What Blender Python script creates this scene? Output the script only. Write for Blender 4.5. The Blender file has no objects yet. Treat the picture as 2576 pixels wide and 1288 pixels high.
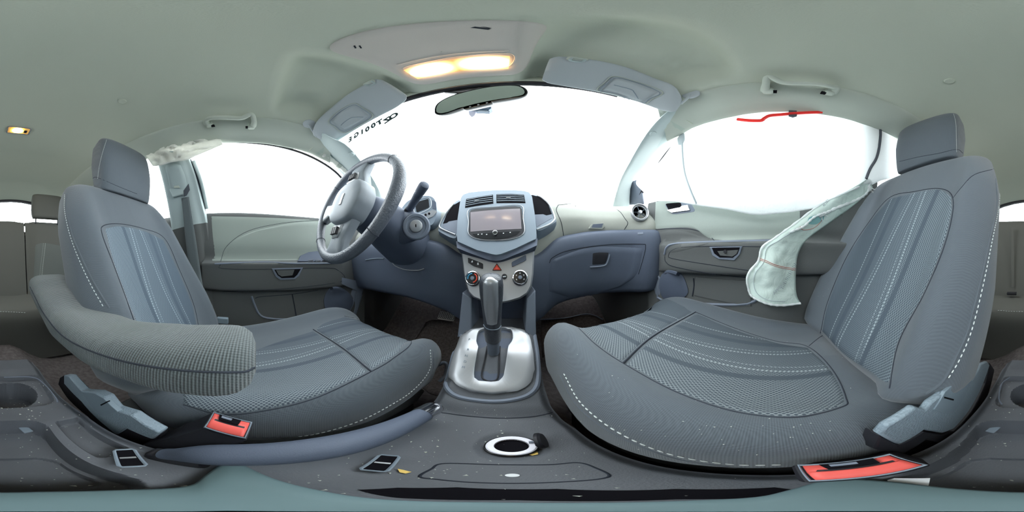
import bpy, bmesh, math, random
from math import pi, sin, cos, tan, atan2, sqrt, radians
from mathutils import Vector, Matrix, noise
from mathutils.bvhtree import BVHTree
random.seed(7)
sc = bpy.context.scene
COL = sc.collection

# ------------------------------------------------------------------ camera, sky, exposure
cd = bpy.data.cameras.new('camera'); cam = bpy.data.objects.new('camera', cd); COL.objects.link(cam)
cd.type = 'PANO'
try: cd.panorama_type = 'EQUIRECTANGULAR'
except Exception: pass
try: cd.cycles.panorama_type = 'EQUIRECTANGULAR'
except Exception: pass
cd.clip_start = 0.005
cam.location = (0, 0, 0); cam.rotation_euler = (pi/2, 0, 0)
sc.camera = cam
w = bpy.data.worlds.new('overcast_sky'); sc.world = w; w.use_nodes = True
bg = w.node_tree.nodes['Background']
bg.inputs[0].default_value = (0.93, 0.97, 1.0, 1); bg.inputs[1].default_value = 8.2
sc.view_settings.view_transform = 'Standard'; sc.view_settings.look = 'None'
sc.view_settings.exposure = 0.0; sc.view_settings.gamma = 1.0; sc.view_settings.use_curve_mapping = False
sc.cycles.max_bounces = 8; sc.cycles.diffuse_bounces = 5; sc.cycles.transparent_max_bounces = 12
sc.cycles.use_denoising = True
sc.cycles.caustics_reflective = False; sc.cycles.caustics_refractive = False

# ------------------------------------------------------------------ helpers
def D(px, py):
    az = (px/2576-.5)*2*pi; el = (.5-py/1288)*pi
    return Vector((sin(az)*cos(el), cos(az)*cos(el), sin(el)))
def P(px, py, x=None, y=None, z=None, r=None, d=None):
    """the point seen at (px,py) that lies on the plane x=, y= or z=, at ground distance d= or range r="""
    v = D(px, py)
    if x is not None: return v*(x/v.x)
    if y is not None: return v*(y/v.y)
    if z is not None: return v*(z/v.z)
    if d is not None: return v*(d/math.hypot(v.x, v.y))
    return v*r
def catmull(p0, p1, p2, p3, t):
    return .5*((2*p1)+(p2-p0)*t+(2*p0-5*p1+4*p2-p3)*t*t+(3*p1-p0-3*p2+p3)*t*t*t)
def spline(pts, n, closed=False):
    pts = [Vector(p) for p in pts]; m = len(pts); out = []
    segs = m if closed else m-1
    for i in range(n if closed else n+1):
        f = i/n*segs; k = min(int(f), segs-1); t = f-k
        if closed: q = [pts[(k+j) % m] for j in (-1, 0, 1, 2)]
        else:
            q = [pts[max(0, min(m-1, k+j))] for j in (-1, 0, 1, 2)]
            if k == 0: q[0] = 2*pts[0]-pts[1]
            if k == m-2: q[3] = 2*pts[-1]-pts[-2]
        out.append(catmull(*q, t))
    return out
def lerp1(arr, v):
    """value of a smooth curve through arr=[(v,value)...]"""
    if v <= arr[0][0]: return arr[0][1]
    for i in range(len(arr)-1):
        if v <= arr[i+1][0]:
            a, b = arr[i], arr[i+1]; t = (v-a[0])/(b[0]-a[0]); t = t*t*(3-2*t)*.4+t*.6
            return a[1]+(b[1]-a[1])*t
    return arr[-1][1]
def sm(a, b, x):
    t = max(0, min(1, (x-a)/(b-a))); return t*t*(3-2*t)

class M:
    def __init__(s): s.v = []; s.f = []; s.uv = None
    def add(s, v, f):
        o = len(s.v); s.v += [Vector(p) for p in v]; s.f += [tuple(i+o for i in q) for q in f]; return s
    def grid(s, rows, cu=False, cv=False):
        n = len(rows); m = len(rows[0]); f = []
        for i in range(n if cv else n-1):
            for j in range(m if cu else m-1):
                a = i*m+j; b = i*m+(j+1) % m; c = ((i+1) % n)*m+(j+1) % m; d = ((i+1) % n)*m+j
                f.append((a, b, c, d))
        return s.add([p for r in rows for p in r], f)
    def tube(s, path, r, n=8, closed=False, cap=True, flat=1.0, up=None):
        path = [Vector(p) for p in path]; m = len(path); rows = []
        ref = Vector(up) if up else None
        for i, p in enumerate(path):
            if closed: t = path[(i+1) % m]-path[i-1]
            else: t = path[min(m-1, i+1)]-path[max(0, i-1)]
            if t.length < 1e-9: t = Vector((0, 0, 1))
            t.normalize()
            if ref is None: ref = Vector((0, 0, 1)) if abs(t.z) < .9 else Vector((1, 0, 0))
            a = ref-t*ref.dot(t)
            if a.length < 1e-6: a = t.orthogonal()
            a.normalize(); b = t.cross(a)
            if up is None: ref = a
            rr = r[i] if isinstance(r, (list, tuple)) else r
            rows.append([p+a*(rr*flat*cos(2*pi*k/n))+b*(rr*sin(2*pi*k/n)) for k in range(n)])
        o = len(s.v); s.grid(rows, cu=True, cv=closed)
        if cap and not closed:
            s.f.append(tuple(o+k for k in range(n))[::-1]); s.f.append(tuple(o+(m-1)*n+k for k in range(n)))
        return s
    def box(s, c, size, R=None):
        c = Vector(c); v = []
        for dx in (-.5, .5):
            for dy in (-.5, .5):
                for dz in (-.5, .5):
                    q = Vector((dx*size[0], dy*size[1], dz*size[2])); v.append(c+(R @ q if R else q))
        return s.add(v, [(0, 1, 3, 2), (4, 6, 7, 5), (0, 4, 5, 1), (2, 3, 7, 6), (0, 2, 6, 4), (1, 5, 7, 3)])
    def prism(s, pts, off, inset=0):
        """closed solid: outline pts pushed by the vector off"""
        n = len(pts); off = Vector(off); a = [Vector(p) for p in pts]
        if inset:
            c = sum(a, Vector())/n; L = sum((p-c).length for p in a)/n
            mid = [p+off*.75 for p in a]; b = [c+(p-c)*(1-inset/L)+off for p in a]
            s.add(a+mid+b, [tuple(range(n))[::-1], tuple(range(2*n, 3*n))]+[(i, (i+1) % n, n+(i+1) % n, n+i) for i in range(n)]+[(n+i, n+(i+1) % n, 2*n+(i+1) % n, 2*n+i) for i in range(n)])
        else:
            s.add(a+[p+off for p in a], [tuple(range(n))[::-1], tuple(range(n, 2*n))]+[(i, (i+1) % n, n+(i+1) % n, n+i) for i in range(n)])
        return s
    def lathe(s, prof, c, axis, n=32):
        """prof = [(radius, height)...] around axis at c"""
        c = Vector(c); ax = Vector(axis).normalized(); a = ax.orthogonal().normalized(); b = ax.cross(a)
        rows = [[c+ax*h+(a*cos(2*pi*k/n)+b*sin(2*pi*k/n))*max(r, 1e-5) for k in range(n)] for r, h in prof]
        return s.grid(rows, cu=True)

SURF = {}
def obj(name, m, mat, parent=None, smooth=35, solid=0, solid_off=-1, bevel=0, uv=None, stuff=False, label=None, key=None, mats=None, fm=None):
    loc = parent.matrix_world.translation.copy() if parent else Vector()
    if parent is not None: loc = Vector(parent['_loc'])
    me = bpy.data.meshes.new(name)
    me.from_pydata([tuple(p-loc) for p in m.v], [], m.f); me.update()
    for x in (mats or [mat]): me.materials.append(x)
    if fm: me.polygons.foreach_set('material_index', fm)
    bm = bmesh.new(); bm.from_mesh(me); bmesh.ops.recalc_face_normals(bm, faces=bm.faces) if solid == 0 else None
    bm.to_mesh(me); bm.free()
    if uv:
        l = me.uv_layers.new(name='UVMap')
        for lp in me.loops: l.data[lp.index].uv = uv(Vector(me.vertices[lp.vertex_index].co)+loc)
    if smooth:
        me.shade_smooth()
        try: me.set_sharp_from_angle(angle=radians(smooth))
        except Exception: pass
    o = bpy.data.objects.new(name, me); COL.objects.link(o)
    if parent is not None: o.parent = parent
    o['_loc'] = (loc.x, loc.y, loc.z)
    if solid:
        s = o.modifiers.new('thickness', 'SOLIDIFY'); s.thickness = solid; s.offset = solid_off
    if bevel:
        b = o.modifiers.new('bevel', 'BEVEL'); b.width = bevel; b.segments = 2; b.limit_method = 'ANGLE'; b.angle_limit = radians(40)
    if stuff: o['kind'] = 'stuff'
    if label: o['label'] = label
    if key: SURF[key] = BVHTree.FromPolygons([tuple(p) for p in m.v], m.f)
    return o
def thing(name, loc, label, cat, group=None):
    o = bpy.data.objects.new(name, None); COL.objects.link(o); o.location = loc; o['_loc'] = tuple(loc)
    o.empty_display_size = .03
    return tag(o, label, cat, group)
def tag(o, label, cat, group=None):
    o['label'] = label; o['category'] = cat
    if group: o['group'] = group
    return o
def struct(o): o['kind'] = 'structure'; return o

def on(key, px, py, off=.001):
    """the point of a built surface met by the sight line of (px,py), lifted off along the surface normal"""
    keys = key if isinstance(key, (list, tuple)) else [key]; best = None; d = D(px, py)
    for k in keys:
        h = SURF[k].ray_cast(Vector(), d)
        if h[0] is not None and (best is None or h[3] < best[3]): best = h
    if best is None:
        for k in keys:
            for rr in (.2, .3, .4, .5, .6, .7, .8):
                h = SURF[k].find_nearest(d*rr)
                if best is None or (h[0]-h[0].dot(d)*d).length < (best[0]-best[0].dot(d)*d).length: best = h
    p, n = best[0], best[1]
    if n.dot(d) > 0: n = -n
    return p+n*off
def seam(name, key, pix, r, mat, parent, n=24, off=.0, closed=False, label=None, flat=1.0):
    pts = spline([(a, b, 0) for a, b in pix], n, closed)
    path = [on(key, q.x, q.y, off) for q in pts]
    return obj(name, M().tube(path, r, 6, closed), mat, parent, label=label)
def coons(bot, right, top, left, nu, nv):
    """grid of pixel positions inside four boundary curves (bot: left->right, top: left->right, left/right: bottom->top)"""
    f = lambda c, n: spline([(a, b, 0) for a, b in c], n)
    B, T, L, R = f(bot, nu), f(top, nu), f(left, nv), f(right, nv); g = []
    for j in range(nv+1):
        v = j/nv; row = []
        for i in range(nu+1):
            u = i/nu
            p = (1-v)*B[i]+v*T[i]+(1-u)*L[j]+u*R[j]-((1-u)*(1-v)*B[0]+u*(1-v)*B[-1]+(1-u)*v*T[0]+u*v*T[-1])
            row.append((p.x, p.y))
        g.append(row)
    return g
def skin(name, surf, grid, mat, parent, off=.0015, thick=.003, edge=True, **k):
    """a thin panel that follows a built surface"""
    nv = len(grid); nu = len(grid[0]); rows = []
    for j, r in enumerate(grid):
        row = []
        for i, (a, b) in enumerate(r):
            e = edge and (i in (0, nu-1) or j in (0, nv-1))
            row.append(on(surf, a, b, -.002 if e else off))
        rows.append(row)
    m = M().grid(rows)
    return obj(name, m, mat, parent, smooth=60, **k)
def rnd_outline(pix, n=48, closed=True):
    return [(q.x, q.y) for q in spline([(a, b, 0) for a, b in pix], n, closed)]
def chamf(pix, k=.18):
    """polygon with cut corners, for rounded outlines"""
    out = []
    n = len(pix)
    for i in range(n):
        a, b, c = Vector(pix[i-1]+(0,)), Vector(pix[i]+(0,)), Vector(pix[(i+1) % n]+(0,))
        p = b+(a-b)*k; q = b+(c-b)*k; m = (p+q)*.25+b*.5
        out += [(p.x, p.y), (m.x, m.y), (q.x, q.y)]
    return out
def plate(name, surf, pix, off, mat, parent, base=-.003, inset=.0, bevel=0, **k):
    """flat-topped solid standing on a surface: outline pixels cast on the surface"""
    a = [on(surf, x, y, base) for x, y in pix]; b = [on(surf, x, y, off) for x, y in pix]; n = len(a)
    if inset:
        c = sum(b, Vector())/n; L = sum((p-c).length for p in b)/n
        m1 = [a[i]+(b[i]-a[i])*.7 for i in range(n)]; b2 = [p+(c-p)*(inset/L) for p in b]
        m = M().add(a+m1+b2, [tuple(range(2*n, 3*n))]+[(i, (i+1) % n, n+(i+1) % n, n+i) for i in range(n)]+[(n+i, n+(i+1) % n, 2*n+(i+1) % n, 2*n+i) for i in range(n)])
    else:
        m = M().add(a+b, [tuple(range(n, 2*n))]+[(i, (i+1) % n, n+(i+1) % n, n+i) for i in range(n)])
    return obj(name, m, mat, parent, bevel=bevel, **k)
def dashes(name, path, mat, parent, r=.0011, dash=.005, gap=.003):
    """a row of stitches along a 3D path"""
    m = M(); path = [Vector(p) for p in path]; acc = 0; L = [0]
    for a, b in zip(path, path[1:]): L.append(L[-1]+(b-a).length)
    def at(s):
        for i in range(len(L)-1):
            if s <= L[i+1]: return path[i]+(path[i+1]-path[i])*((s-L[i])/max(1e-9, L[i+1]-L[i]))
        return path[-1]
    s = 0
    while s+dash < L[-1]:
        m.tube([at(s), at(s+dash*.5), at(s+dash)], [r*.6, r, r*.6], 5); s += dash+gap
    return obj(name, m, mat, parent, stuff=True)
def text(name, body, mat, parent, o, ux, uy, size, depth=.0004, flip=False, bold=0):
    cu = bpy.data.curves.new(name, 'FONT'); cu.body = body; cu.size = size; cu.extrude = depth; cu.offset = bold; cu.align_x = 'CENTER'; cu.align_y = 'CENTER'
    t = bpy.data.objects.new(name, cu)
    dg = None
    COL.objects.link(t); bpy.context.view_layer.update()
    me = bpy.data.meshes.new_from_object(t.evaluated_get(bpy.context.evaluated_depsgraph_get()))
    bpy.data.objects.remove(t)
    ux = Vector(ux).normalized(); uy = Vector(uy); uy = (uy-ux*uy.dot(ux)).normalized(); nz = ux.cross(uy)
    m = M(); m.add([Vector(o)+ux*(v.co.x*(-1 if flip else 1))+uy*v.co.y+nz*v.co.z for v in me.vertices], [tuple(p.vertices) for p in me.polygons])
    return obj(name, m, mat, parent, smooth=0)

# ------------------------------------------------------------------ materials
def lin(c):
    return tuple(((x/255)/12.92 if x/255 <= .04045 else ((x/255+.055)/1.055)**2.4) for x in c)+(1,)
def mat(name, col, rough=.6, metal=0, spec=.4, bump=0, bscale=400, var=0, vscale=8, emit=None, es=0, sheen=0, coat=0, kind='noise'):
    m = bpy.data.materials.new(name); m.use_nodes = True; nt = m.node_tree; b = nt.nodes['Principled BSDF']
    b.inputs['Base Color'].default_value = lin(col); b.inputs['Roughness'].default_value = rough; b.inputs['Metallic'].default_value = metal
    b.inputs['Specular IOR Level'].default_value = spec
    if sheen: b.inputs['Sheen Weight'].default_value = sheen
    if coat: b.inputs['Coat Weight'].default_value = coat
    if emit: b.inputs['Emission Color'].default_value = lin(emit); b.inputs['Emission Strength'].default_value = es
    N = nt.nodes.new; Lk = nt.links.new
    tc = N('ShaderNodeTexCoord')
    if bump:
        if kind == 'noise': t = N('ShaderNodeTexNoise'); t.inputs['Scale'].default_value = bscale; t.inputs['Detail'].default_value = 2; src = t.outputs['Fac']
        elif kind == 'voronoi': t = N('ShaderNodeTexVoronoi'); t.inputs['Scale'].default_value = bscale; src = t.outputs['Distance']
        Lk(tc.outputs['Object'], t.inputs['Vector'])
        bp = N('ShaderNodeBump'); bp.inputs['Strength'].default_value = bump; bp.inputs['Distance'].default_value = .001
        Lk(src, bp.inputs['Height']); Lk(bp.outputs[0], b.inputs['Normal'])
    if var:
        t2 = N('ShaderNodeTexNoise'); t2.inputs['Scale'].default_value = vscale; t2.inputs['Detail'].default_value = 4
        Lk(tc.outputs['Object'], t2.inputs['Vector'])
        mx = N('ShaderNodeMixRGB'); mx.blend_type = 'MULTIPLY'; mx.inputs[0].default_value = 1; mx.inputs[1].default_value = lin(col)
        rp = N('ShaderNodeValToRGB'); rp.color_ramp.elements[0].position = .3; rp.color_ramp.elements[1].position = .7
        a = 1-var; rp.color_ramp.elements[0].color = (a, a, a, 1); rp.color_ramp.elements[1].color = (1+var*.5,)*3+(1,)
        Lk(t2.outputs['Fac'], rp.inputs[0]); Lk(rp.outputs[0], mx.inputs[2]); Lk(mx.outputs[0], b.inputs['Base Color'])
    return m
def mth(nt, op, a, b=None, c=None):
    n = nt.nodes.new('ShaderNodeMath'); n.operation = op
    for i, v in enumerate((a, b, c)):
        if v is None: continue
        if isinstance(v, (int, float)): n.inputs[i].default_value = v
        else: nt.links.new(v, n.inputs[i])
    return n.outputs[0]
def weave(name, col, dark=.72, pitch=.0026, rough=.95, ribs=False, bump=.5, diag=True):
    """woven cloth: diagonal thread cells from the cloth's own coordinates"""
    m = bpy.data.materials.new(name); m.use_nodes = True; nt = m.node_tree; b = nt.nodes['Principled BSDF']
    b.inputs['Roughness'].default_value = rough; b.inputs['Specular IOR Level'].default_value = .15; b.inputs['Sheen Weight'].default_value = .25
    uv = nt.nodes.new('ShaderNodeUVMap'); sp = nt.nodes.new('ShaderNodeSeparateXYZ'); nt.links.new(uv.outputs[0], sp.inputs[0])
    k = 2*pi/pitch; U, V = sp.outputs[0], sp.outputs[1]
    if diag:
        a = mth(nt, 'SINE', mth(nt, 'MULTIPLY', mth(nt, 'ADD', U, V), k*.5)); c = mth(nt, 'SINE', mth(nt, 'MULTIPLY', mth(nt, 'SUBTRACT', U, V), k*.5))
    else:
        a = mth(nt, 'SINE', mth(nt, 'MULTIPLY', U, k)); c = mth(nt, 'SINE', mth(nt, 'MULTIPLY', V, k*.75))
        if ribs: c = mth(nt, 'MULTIPLY', c, .35)
    h = mth(nt, 'ADD', mth(nt, 'MULTIPLY', mth(nt, 'ADD', a, c) if ribs else mth(nt, 'MULTIPLY', a, c), .5), .5)
    mx = nt.nodes.new('ShaderNodeMixRGB'); c0 = lin(col)
    mx.inputs[1].default_value = tuple(x*dark for x in c0[:3])+(1,); mx.inputs[2].default_value = c0; nt.links.new(h, mx.inputs[0])
    nt.links.new(mx.outputs[0], b.inputs['Base Color'])
    bp = nt.nodes.new('ShaderNodeBump'); bp.inputs['Strength'].default_value = bump; bp.inputs['Distance'].default_value = .0012
    nt.links.new(h, bp.inputs['Height']); nt.links.new(bp.outputs[0], b.inputs['Normal'])
    return m
def mesh_cloth(name, base, light, pitch=.0058, lines=(), edge=1):
    """seat insert: honeycomb knit over a darker ground, with curved pale pinstripes and dark bands"""
    m = bpy.data.materials.new(name); m.use_nodes = True; nt = m.node_tree; b = nt.nodes['Principled BSDF']
    b.inputs['Roughness'].default_value = .9; b.inputs['Specular IOR Level'].default_value = .2
    uv = nt.nodes.new('ShaderNodeUVMap'); sp = nt.nodes.new('ShaderNodeSeparateXYZ'); nt.links.new(uv.outputs[0], sp.inputs[0])
    U, V = sp.outputs[0], sp.outputs[1]; k = 2*pi/pitch
    a = mth(nt, 'SINE', mth(nt, 'MULTIPLY', mth(nt, 'ADD', U, mth(nt, 'MULTIPLY', V, .8)), k*.5)); c = mth(nt, 'SINE', mth(nt, 'MULTIPLY', mth(nt, 'SUBTRACT', U, mth(nt, 'MULTIPLY', V, .8)), k*.5))
    cell = mth(nt, 'ABSOLUTE', mth(nt, 'MULTIPLY', a, c))
    # contrast of the knit grows towards the inboard edge
    ew = nt.nodes.new('ShaderNodeMapRange'); nt.links.new(mth(nt, 'MULTIPLY', U, edge), ew.inputs[0]); ew.inputs[1].default_value = -.09; ew.inputs[2].default_value = .15; ew.inputs[3].default_value = .10; ew.inputs[4].default_value = .50
    knit = mth(nt, 'MULTIPLY', mth(nt, 'SUBTRACT', 1.0, mth(nt, 'MULTIPLY', cell, 1.5)), ew.outputs[0])
    knit = mth(nt, 'MAXIMUM', knit, 0.0)
    # dark broad bands
    bend = mth(nt, 'ADD', U, mth(nt, 'MULTIPLY', mth(nt, 'SINE', mth(nt, 'MULTIPLY', V, 6.0)), .012))
    tot = knit; band = None
    for (pos, wd, st, slope) in lines:
        pp = mth(nt, 'ADD', bend, mth(nt, 'MULTIPLY', V, slope))
        dd = mth(nt, 'ABSOLUTE', mth(nt, 'SUBTRACT', pp, pos))
        g = mth(nt, 'MAXIMUM', mth(nt, 'SUBTRACT', 1.0, mth(nt, 'DIVIDE', dd, wd)), 0.0)
        if st > 0:
            g = mth(nt, 'MULTIPLY', g, mth(nt, 'ADD', mth(nt, 'MULTIPLY', mth(nt, 'SINE', mth(nt, 'MULTIPLY', V, k*.8)), .45), .6))
            tot = mth(nt, 'MAXIMUM', tot, mth(nt, 'MULTIPLY', g, st))
        else:
            g = mth(nt, 'MINIMUM', mth(nt, 'MULTIPLY', g, 3), 1.0); tot = mth(nt, 'MULTIPLY', tot, mth(nt, 'SUBTRACT', 1.0, mth(nt, 'MULTIPLY', g, .85)))
    mx = nt.nodes.new('ShaderNodeMixRGB'); mx.inputs[1].default_value = lin(base); mx.inputs[2].default_value = lin(light); mx.use_clamp = True
    nt.links.new(tot, mx.inputs[0]); nt.links.new(mx.outputs[0], b.inputs['Base Color'])
    bp = nt.nodes.new('ShaderNodeBump'); bp.inputs['Strength'].default_value = .6; bp.inputs['Distance'].default_value = .001
    nt.links.new(tot, bp.inputs['Height']); nt.links.new(bp.outputs[0], b.inputs['Normal'])
    return m
def sheet_mat(name, col, trans=.5, bump=.3):
    m = bpy.data.materials.new(name); m.use_nodes = True; nt = m.node_tree; b = nt.nodes['Principled BSDF']
    b.inputs['Base Color'].default_value = lin(col); b.inputs['Roughness'].default_value = .8; b.inputs['Specular IOR Level'].default_value = .2
    tr = nt.nodes.new('ShaderNodeBsdfTranslucent'); tr.inputs[0].default_value = lin(col)
    mix = nt.nodes.new('ShaderNodeMixShader'); mix.inputs[0].default_value = trans
    nt.links.new(b.outputs[0], mix.inputs[1]); nt.links.new(tr.outputs[0], mix.inputs[2]); nt.links.new(mix.outputs[0], nt.nodes['Material Output'].inputs[0])
    tc = nt.nodes.new('ShaderNodeTexCoord'); t = nt.nodes.new('ShaderNodeTexNoise'); t.inputs['Scale'].default_value = 22; t.inputs['Detail'].default_value = 5; t.inputs['Distortion'].default_value = .8
    nt.links.new(tc.outputs['Object'], t.inputs['Vector'])
    bp = nt.nodes.new('ShaderNodeBump'); bp.inputs['Strength'].default_value = bump; bp.inputs['Distance'].default_value = .01
    nt.links.new(t.outputs['Fac'], bp.inputs['Height']); nt.links.new(bp.outputs[0], b.inputs['Normal']); nt.links.new(bp.outputs[0], tr.inputs['Normal'])
    return m
def glass_mat(name, tint=(245, 250, 250), gl=.04):
    m = bpy.data.materials.new(name); m.use_nodes = True; nt = m.node_tree; nt.nodes.remove(nt.nodes['Principled BSDF'])
    tr = nt.nodes.new('ShaderNodeBsdfTransparent'); tr.inputs[0].default_value = lin(tint)
    g = nt.nodes.new('ShaderNodeBsdfGlossy'); g.inputs['Roughness'].default_value = .02
    lw = nt.nodes.new('ShaderNodeLayerWeight'); lw.inputs[0].default_value = .5; fr = mth(nt, 'ADD', mth(nt, 'MULTIPLY', mth(nt, 'POWER', lw.outputs['Facing'], 5.0), .35), .02)
    mix = nt.nodes.new('ShaderNodeMixShader'); nt.links.new(fr, mix.inputs[0]); nt.links.new(tr.outputs[0], mix.inputs[1]); nt.links.new(g.outputs[0], mix.inputs[2])
    nt.links.new(mix.outputs[0], nt.nodes['Material Output'].inputs[0]); return m

m_roof = mat('headliner_cloth', (193, 198, 184), .95, spec=.1, bump=.25, bscale=900)
m_roofp = mat('overhead_panel_cloth', (200, 194, 188), .95, spec=.1, bump=.25, bscale=900)
m_visor = mat('visor_vinyl', (178, 184, 188), .85, spec=.2, bump=.2, bscale=700)
m_trim = mat('pillar_trim', (172, 184, 184), .7, spec=.3, bump=.15, bscale=800)
m_rail = mat('roof_rail_trim', (186, 192, 182), .85, spec=.2, bump=.15, bscale=700)
m_lite = mat('pale_dash_plastic', (150, 152, 145), .65, spec=.3, bump=.25, bscale=650)
m_doorup = mat('pale_door_vinyl', (144, 152, 146), .7, spec=.3, bump=.25, bscale=500)
m_mid = mat('blue_grey_plastic', (112, 120, 134), .6, spec=.4, bump=.25, bscale=650)
m_dark = mat('dark_dash_plastic', (84, 92, 108), .62, spec=.35, bump=.25, bscale=650)
m_doorlo = mat('dark_door_plastic', (88, 90, 90), .65, spec=.35, bump=.3, bscale=500)
m_cons = mat('dusty_console_plastic', (88, 91, 97), .6, spec=.45, bump=.45, bscale=520, var=.12, vscale=14)
m_black = mat('black_plastic', (34, 34, 40), .5, spec=.4)
m_hole = mat('dark_recess', (16, 15, 20), .9, spec=.1)  # near-black; on flat plates it stands in for shade inside recesses and openings
m_groove = mat('panel_gap', (48, 52, 60), .9, spec=.1)
m_silver = mat('satin_silver_plastic', (172, 174, 178), .38, metal=.55, spec=.5)
m_chrome = mat('chrome', (225, 225, 228), .12, metal=1)
m_knobk = mat('gloss_black', (30, 32, 36), .25, spec=.5)
m_screen = mat('screen_glass', (142, 134, 140), .12, spec=.8, coat=.6)  # pinkish grey of the reflections is put into the base colour
m_white = mat('white_print', (225, 228, 230), .6)
m_ring = mat('white_socket_ring', (238, 236, 245), .5)
m_red = mat('red_buckle_plastic', (226, 92, 84), .45, spec=.4)
m_redd = mat('deep_red_plastic', (206, 62, 34), .5)
m_blue = mat('blue_print', (60, 150, 190), .5)
m_kleather = mat('knob_leather', (66, 70, 78), .4, spec=.6, bump=.5, bscale=300, kind='voronoi')
m_leather = mat('wheel_leather', (92, 98, 108), .42, spec=.6, bump=.6, bscale=260, kind='voronoi')
m_hub = mat('wheel_hub_plastic', (134, 141, 148), .55, spec=.4, bump=.2, bscale=500)
m_carpet = mat('carpet', (104, 98, 98), 1, spec=.02, bump=1, bscale=300, var=.3, vscale=60)
m_matm = mat('mat_carpet', (104, 97, 95), 1, spec=.02, bump=1, bscale=350, var=.35, vscale=90)
m_rubber = mat('pedal_rubber', (190, 186, 180), .6)
m_fab = weave('seat_cloth', (94, 101, 108), pitch=.0022, dark=.82, bump=.3)
m_fabside = weave('seat_side_cloth', (92, 97, 106), pitch=.0024, bump=.3)
m_arm = weave('ribbed_armrest_cloth', (108, 116, 117), dark=.5, pitch=.0032, diag=False, ribs=True, bump=.9)
m_seatseam = mat('seat_seam', (58, 62, 70), .95, spec=.1)
m_stitch = mat('pale_thread', (206, 212, 210), .8)
m_belt = mat('seat_belt_webbing', (98, 105, 107), .8, spec=.25, bump=.4, bscale=500)
m_rear = mat('rear_seat_cloth', (96, 96, 92), .95, spec=.1, bump=.4, bscale=700)
m_cover = mat('grained_cover_plastic', (128, 142, 152), .5, spec=.45, bump=.8, bscale=330, kind='voronoi')
m_cover2 = mat('smooth_cover_plastic', (122, 136, 146), .5, spec=.4)
m_bag = sheet_mat('airbag_nylon', (246, 248, 248), .5)
m_bag2 = sheet_mat('side_airbag_nylon', (214, 228, 222), .25, .5)
m_tape = mat('red_tape', (238, 46, 40), .5)
m_band = mat('black_webbing', (70, 74, 82), .7)
m_crumb = mat('pale_debris', (205, 208, 198), .8)
m_leaf = mat('yellow_leaf_scrap', (232, 196, 110), .8)
m_teal = mat('teal_grey_mount', (104, 126, 130), .6, spec=.3)
m_lamp = mat('lit_lamp_lens', (255, 190, 110), .4, emit=(255, 196, 120), es=1.3)
m_bulb = mat('lit_bulb_glow', (255, 240, 210), .4, emit=(255, 232, 190), es=9)
m_mirror = mat('mirror_glass', (232, 240, 238), .02, metal=1)
m_glass = glass_mat('window_glass')
m_bodyp = mat('body_paint', (150, 150, 150), .5)
m_ground = mat('pale_ground', (200, 200, 198), .9)
# ------------------------------------------------------------------ SHELL
CX = -.10
YS = [.335, .29, .24, .19, .14, .09, .05, .0, -.08, -.2, -.33, -.45, -.6, -.75, -.9, -1.05, -1.2, -1.32, -1.42]
ZT = [(-1.42, .515), (-1.2, .60), (-.9, .672), (-.6, .697), (-.3, .70), (0, .695), (.1, .682), (.2, .66), (.28, .632), (.335, .612)]
ZR = [(-1.42, .40), (-1.2, .44), (-.8, .53), (-.45, .572), (-.2, .572), (0, .555), (.2, .52), (.30, .475), (.335, .46)]
OF = [(-1.42, .44), (-1.2, .46), (-.8, .51), (-.45, .54), (0, .547), (.2, .542), (.335, .535)]
def roof_pt(off, ys, extra=0.0):
    y = ys-.44*off*off*sm(-.05, .335, ys)
    zt = lerp1(ZT, ys); zr = lerp1(ZR, y); orr = lerp1(OF, y); t = min(1, abs(off)/orr)
    z = zt-(zt-zr)*(.86*t*t+.14*t**8)
    a = abs(off)
    inr = sm(.105, .15, a)*(1-sm(.365, .415, a))*sm(.045, .085, y)
    z += .042*inr
    z += .010*(sm(.05, .10, a)*(1-sm(.10, .14, a)))*sm(.06, .1, y)*0
    # shallow pocket behind the visor pivot
    pk = sm(.30, .315, a)*(1-sm(.36, .375, a))*sm(.10, .115, y)*(1-sm(.17, .185, y)); z += .012*pk
    return Vector((CX+off, y, z+extra))
offs = [i/44*2-1 for i in range(89)] if False else None
m = M(); rows = []
ysf = []
n = 110
for i in range(n+1): ysf.append(-1.42+(1.755)*i/n)
for ys in ysf:
    orr = lerp1(OF, ys); rows.append([roof_pt(orr*sin((j/96*2-1)*pi/2*.97)/sin(pi/2*.97), ys) for j in range(97)])
m.grid(rows)
ceil = struct(obj('ceiling', m, m_roof, smooth=60, key='roof'))
m = M(); rows = [[p+Vector((0, 0, .03)) for p in r] for r in rows[:108]]; m.grid(rows)
struct(obj('trim_1', m, m_bodyp, smooth=60))   # roof skin above the headliner

def side_top(s, y): return Vector((CX+s*(lerp1(OF, y)), y, lerp1(ZR, y)))
XB = {1: .56, -1: -.80}
def beltz(s, y): return .235 if s > 0 else .205+.02*sm(.3, -.3, y)
# roof rails: from headliner edge, curling out to the glass
for s, nm, lo in ((1, 'trim_2', .012), (-1, 'trim_3', .012)):
    rows = []
    for i in range(41):
        y = .31-i/40*1.72; e = side_top(s, y); zt = lerp1(ZT, y)
        q = roof_pt(s*lerp1(OF, y)*.80, y+.35*(lerp1(OF, y)*.8)**2*sm(-.05, .335, y)*.6)
        rip = .002*sin(y*37)+.002*sin(y*71+1)
        rows.append([q+Vector((0, 0, .002)), q+Vector((s*.006, 0, -.010+rip)), q+(e-q)*.4+Vector((-s*.002, 0, -.012+rip)), q+(e-q)*.75+Vector((0, 0, -.012-rip)), e+Vector((-s*.003, 0, -.014)), e+Vector((s*.012, 0, -.008)), e+Vector((s*.05, 0, .03))])
    rr = [spline(r, 18) for r in rows]
    struct(obj(nm, M().grid(rr), m_rail, smooth=60, key=nm))
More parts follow.
